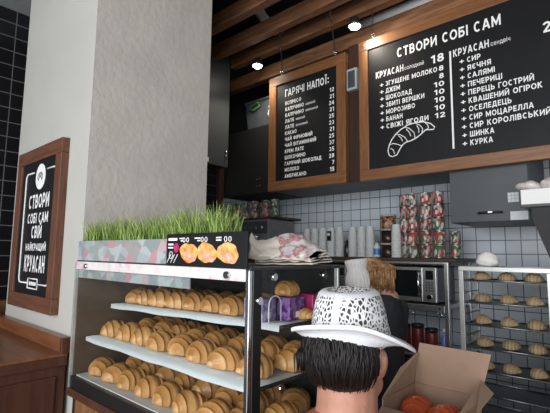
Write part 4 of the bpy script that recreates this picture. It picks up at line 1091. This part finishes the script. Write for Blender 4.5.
# shirt, trousers, shoes
mb = MB()
capsule(mb, [B.w((0, -.012, 1.20)), B.w((0, .0, 1.05)), B.w((0, 0, .82))], [.150, .142, .146], 18)
mb.ball(B.w((0, -.02, 1.235)), .165, .095, .075, 18, Rm)
for sx in (1, -1): capsule(mb, [B.w((sx*.11, -.015, 1.232)), B.w((sx*.187, -.01, 1.203)), B.w((sx*.213, -.016, 1.03))], [.066, .068, .058], 14)
capsule(mb, [B.w((0, -.022, 1.24)), B.w((0, -.016, 1.285))], [.095, .082], 16)
mb.build('shirt', M_SHIRT, man, remesh=.007, relax=3)
mb = MB()
for sx in (1, -1): capsule(mb, [B.w((sx*.075, 0, .85)), B.w((sx*.095, .01, .45)), B.w((sx*.10, -.01, .09))], [.11, .075, .062], 14)
mb.build('trousers', M_TROUSER, man, remesh=.009, relax=3)
for sx in (1, -1):
    mb = MB(); capsule(mb, [B.w((sx*.10, -.035, .045)), B.w((sx*.112, .15, .040))], [.045, .040], 12)
    mb.build('shoe', M_SHOE, man, remesh=.008)
# hair: cap of hair plus many locks
mb = MB()
mb.ball(W((-.003, -.038, .020)), .084, .088, .078, 24, Rm); mb.ball(W((0, -.052, -.018)), .080, .066, .058, 20, Rm)
mb.ball(W((-.070, -.045, .0)), .030, .045, .050, 14, Rm)
hb = mb.build('hair', M_HAIR, man, remesh=.007, relax=2)
rnd = random.Random(9); mb = MB()
for k in range(620):
    az = radians(rnd.uniform(170, 338)); el0 = rnd.uniform(.0, .62); L = rnd.uniform(.05, .085)
    pts = []; sw = rnd.uniform(-.25, .25); out = rnd.uniform(1.0, 1.07)
    for q in range(5):
        f_ = q/4; zz_ = el0 - f_*L/.09; a2 = az + sw*f_
        zz_ = max(-.80, zz_); rr_ = math.sqrt(max(.04, 1-zz_*zz_*.75))
        px = .090*rr_*cos(a2)*out; py = -.042 + .090*rr_*sin(a2)*out; pz = .012 + .092*zz_
        pts.append(W((px, py, pz)))
    mb.tube(pts, [.0022, .003, .0028, .002, .0005], 5)
for k in range(34):   # tuft that springs out under the brim on the left
    a0 = rnd.uniform(-.4, .4); p0 = Vector((-.058+rnd.uniform(-.010, .012), -.080+rnd.uniform(-.02, .02), .0))
    mb.tube([W(p0), W(p0+Vector((-.010, -.012+a0*.02, .018))), W(p0+Vector((-.017, -.016+a0*.03, .004))), W(p0+Vector((-.015, -.012+a0*.05, -.032)))], [.003, .003, .0025, .0006], 5)
mb.build('hair_lock', M_HAIR, hb, True)['kind'] = 'stuff'
# hat
tilt = Matrix.Rotation(radians(30), 3, 'Z') @ Matrix.Rotation(radians(-1), 3, 'Y') @ Matrix.Rotation(radians(3), 3, 'X')
hz = W((.004, -.012, .036))
def HW(p): return hz + tilt @ Vector(p)
hat = MB(); N = 56
def crown_ring(r_, z, pinch=0):
    R_ = []
    for k in range(N):
        a = 2*pi*k/N; x, y = r_*.90*cos(a), r_*1.04*sin(a)
        R_.append(HW((x, y, z - pinch*(1 if True else 0))))
    return R_
prof = [(.104, -.004), (.104, .012), (.098, .035), (.093, .062), (.086, .088), (.079, .103), (.070, .110), (.056, .111), (.040, .103), (.022, .095), (.004, .092)]
hat.rings([crown_ring(r_, z) for r_, z in prof], False)
hatc = hat.build('hat', M_LACE, man, True)
br = MB(); R_ = []
for (f_, thk) in ((0, 0), (.2, 0), (.45, 0), (.7, 0), (.9, 0), (.97, 0), (1, -1), (.99, -2.6), (.93, -2.8), (.85, -1), (.6, -1), (.3, -1), (0, -1)):
    ring = []
    for k in range(N):
        a = 2*pi*k/N; x, y = cos(a), sin(a)
        back = max(0, -y); side = abs(x); front = max(0, y)
        lf = max(0, -x); rg = max(0, x)
        rr_ = .100 + (.058 - .010*lf)*f_*(1 - .45*back**2)
        lift = f_**1.2*(.060*back**1.2 + .018*lf**2 - .022*rg**2 - .012*front)
        ring.append(HW((x*rr_*.93, y*rr_*1.03, lift + thk*.003)))
    R_.append(ring)
br.rings(R_, False, True); br.build('brim', M_HAT, hatc, True)
st = MB()
for a in (radians(-108),):
    da = .10
    L_ = [[HW(((r_+.0012)*.90*cos(a-da), (r_+.0012)*1.04*sin(a-da), z)), HW(((r_+.0012)*.90*cos(a+da), (r_+.0012)*1.04*sin(a+da), z))] for r_, z in prof[:7]]
    vs = [[st.b.verts.new(p) for p in l] for l in L_]
    for i in range(len(vs)-1): st.b.faces.new((vs[i][0], vs[i][1], vs[i+1][1], vs[i+1][0]))
st.build('seam_band', M_HAT, hatc, True)
st = MB(); st.rings([[HW(((r_+.001)*.90*cos(2*pi*k/N), (r_+.001)*1.04*sin(2*pi*k/N), z)) for k in range(N)] for r_, z in prof[5:8]], False); st.build('crown_edge', M_HAT, hatc, True)

# staff member bending in the work area ----------------------------
SB = Body(-1.17, 2.10, radians(62))
st_ = thing('person', SB.o, 'person bending behind the man, with a white pleated cap, fair hair and dark shirt', 'person')
hc = Vector((-1.165, 2.08, 1.560))
lft = Vector((-.743, -.669, 0)); towards = Vector((.669, -.743, 0))
zax = (lft*.72 + Vector((0, 0, .70))).normalized(); yax = (lft*.62 - towards*.45 - Vector((0, 0, .62))); yax = (yax - zax*yax.dot(zax)).normalized(); xax = yax.cross(zax)
HR = Matrix((xax, yax, zax)).transposed()
mb = MB(); W2 = head(mb, hc, HR, .92)
nk = hc + Vector((.075, .068, -.115))
capsule(mb, [hc + (nk-hc)*.35, nk], [.05, .055], 14)
sh = nk + Vector((-.03, -.01, -.06)); hip = sh + Vector((-.02, .05, -.50))
capsule(mb, [sh, sh.lerp(hip, .5), hip], [.09, .095, .105], 14)
rdir = SB.R @ Vector((1, 0, 0)); fdir = SB.R @ Vector((0, 1, 0))
for sx in (1, -1):
    s0 = sh + rdir*sx*.10; el = s0 + rdir*sx*.03 + fdir*.06 + Vector((0, 0, -.24)); wr = el + fdir*.20 + Vector((0, 0, -.08))
    capsule(mb, [s0, el, wr], [.050, .038, .026], 12)
    loc = SB.R.transposed() @ (wr - SB.o); hand(mb, SB, loc, (0, .9, -.35), (-sx, .2, .3), .5)
    hp = SB.R.transposed() @ (hip - SB.o)
    capsule(mb, [SB.w((hp.x+sx*.08, hp.y, hp.z-.02)), SB.w((hp.x*.6+sx*.09, hp.y*.6+.03, .45)), SB.w((sx*.10, 0, .07))], [.085, .058, .038], 12)
    capsule(mb, [SB.w((sx*.10, -.02, .05)), SB.w((sx*.11, .13, .035))], [.04, .034], 10)
mb.build('body', M_SKIN2, st_, remesh=.007, relax=3)
face_parts(W2, HR, st_, M_BLOND)
mb = MB(); capsule(mb, [sh + Vector((0, 0, .015)), sh.lerp(hip, .5), hip], [.10, .105, .118], 16)
for sx in (1, -1):
    s0 = sh + rdir*sx*.10; el = s0 + rdir*sx*.03 + fdir*.06 + Vector((0, 0, -.24)); capsule(mb, [sh + rdir*sx*.05, s0, s0.lerp(el, .62)], [.066, .056, .048], 14)
mb.build('shirt', M_TEE, st_, remesh=.008, relax=3)
mb = MB()
for sx in (1, -1): capsule(mb, [SB.w((hp.x+sx*.075, hp.y, hp.z-.02)), SB.w((hp.x*.6+sx*.09, hp.y*.6+.03, .45)), SB.w((sx*.10, 0, .09))], [.11, .075, .06], 12)
mb.build('trousers', M_TROUSER, st_, remesh=.01, relax=2)
for sx in (1, -1):
    mb = MB(); capsule(mb, [SB.w((sx*.10, -.035, .045)), SB.w((sx*.112, .15, .04))], [.045, .04], 12); mb.build('shoe', M_SHOE, st_, remesh=.009)
# fair hair: shell and falling strands
mb = MB(); mb.ball(W2((.0, -.03, .02)), .076, .084, .074, 20, HR); hb = mb.build('hair', M_BLOND, st_, remesh=.008, relax=2)
mb = MB(); rnd = random.Random(4)
pc = hc + Vector((.045, .03, .075))
for k in range(240):
    u = rnd.uniform(-1, 1); v = rnd.uniform(-1, 1)
    s0 = pc + Vector((.036*u, .032*u, .0)) + Vector((.0, -.045*abs(v), .012*v)) 
    e = s0 + rt*(.020*u+rnd.uniform(-.012, .022)) + Vector((0, 0, -rnd.uniform(.10, .165)))
    md = s0.lerp(e, .35) + (-fw)*rnd.uniform(.035, .075) + rt*rnd.uniform(0, .02)*(1 if u > 0 else -1) + Vector((0, 0, .02))
    m2 = s0.lerp(e, .7) + (-fw)*rnd.uniform(.03, .075)
    mb.tube([s0, md, m2, e], [.003, .0042, .004, .001], 5)
mb.build('hair_strand', M_BLOND, hb, True)['kind'] = 'stuff'
# pleated cap
ax = (Vector((0, 0, 1))*.94 + lft*.12).normalized(); cx_ = ax.orthogonal().normalized(); cy_ = ax.cross(cx_)
cb = hc + lft*.070 + Vector((0, 0, -.050)) - fw*.05
mb = MB(); NN = 72; R_ = []
for r_, z in ((.060, -.02), (.064, .0), (.069, .03), (.066, .06), (.056, .085), (.050, .10), (.053, .115), (.058, .14), (.056, .152), (.030, .155), (.003, .156)):
    R_.append([cb + ax*z + (cx_*cos(2*pi*k/NN) + cy_*sin(2*pi*k/NN))*r_*(1+.05*(1 if k % 3 else -1)*(1 if r_ > .04 else 0)) for k in range(NN)])
mb.rings(R_, True); mb.build('cap', M_CAP, st_, True)
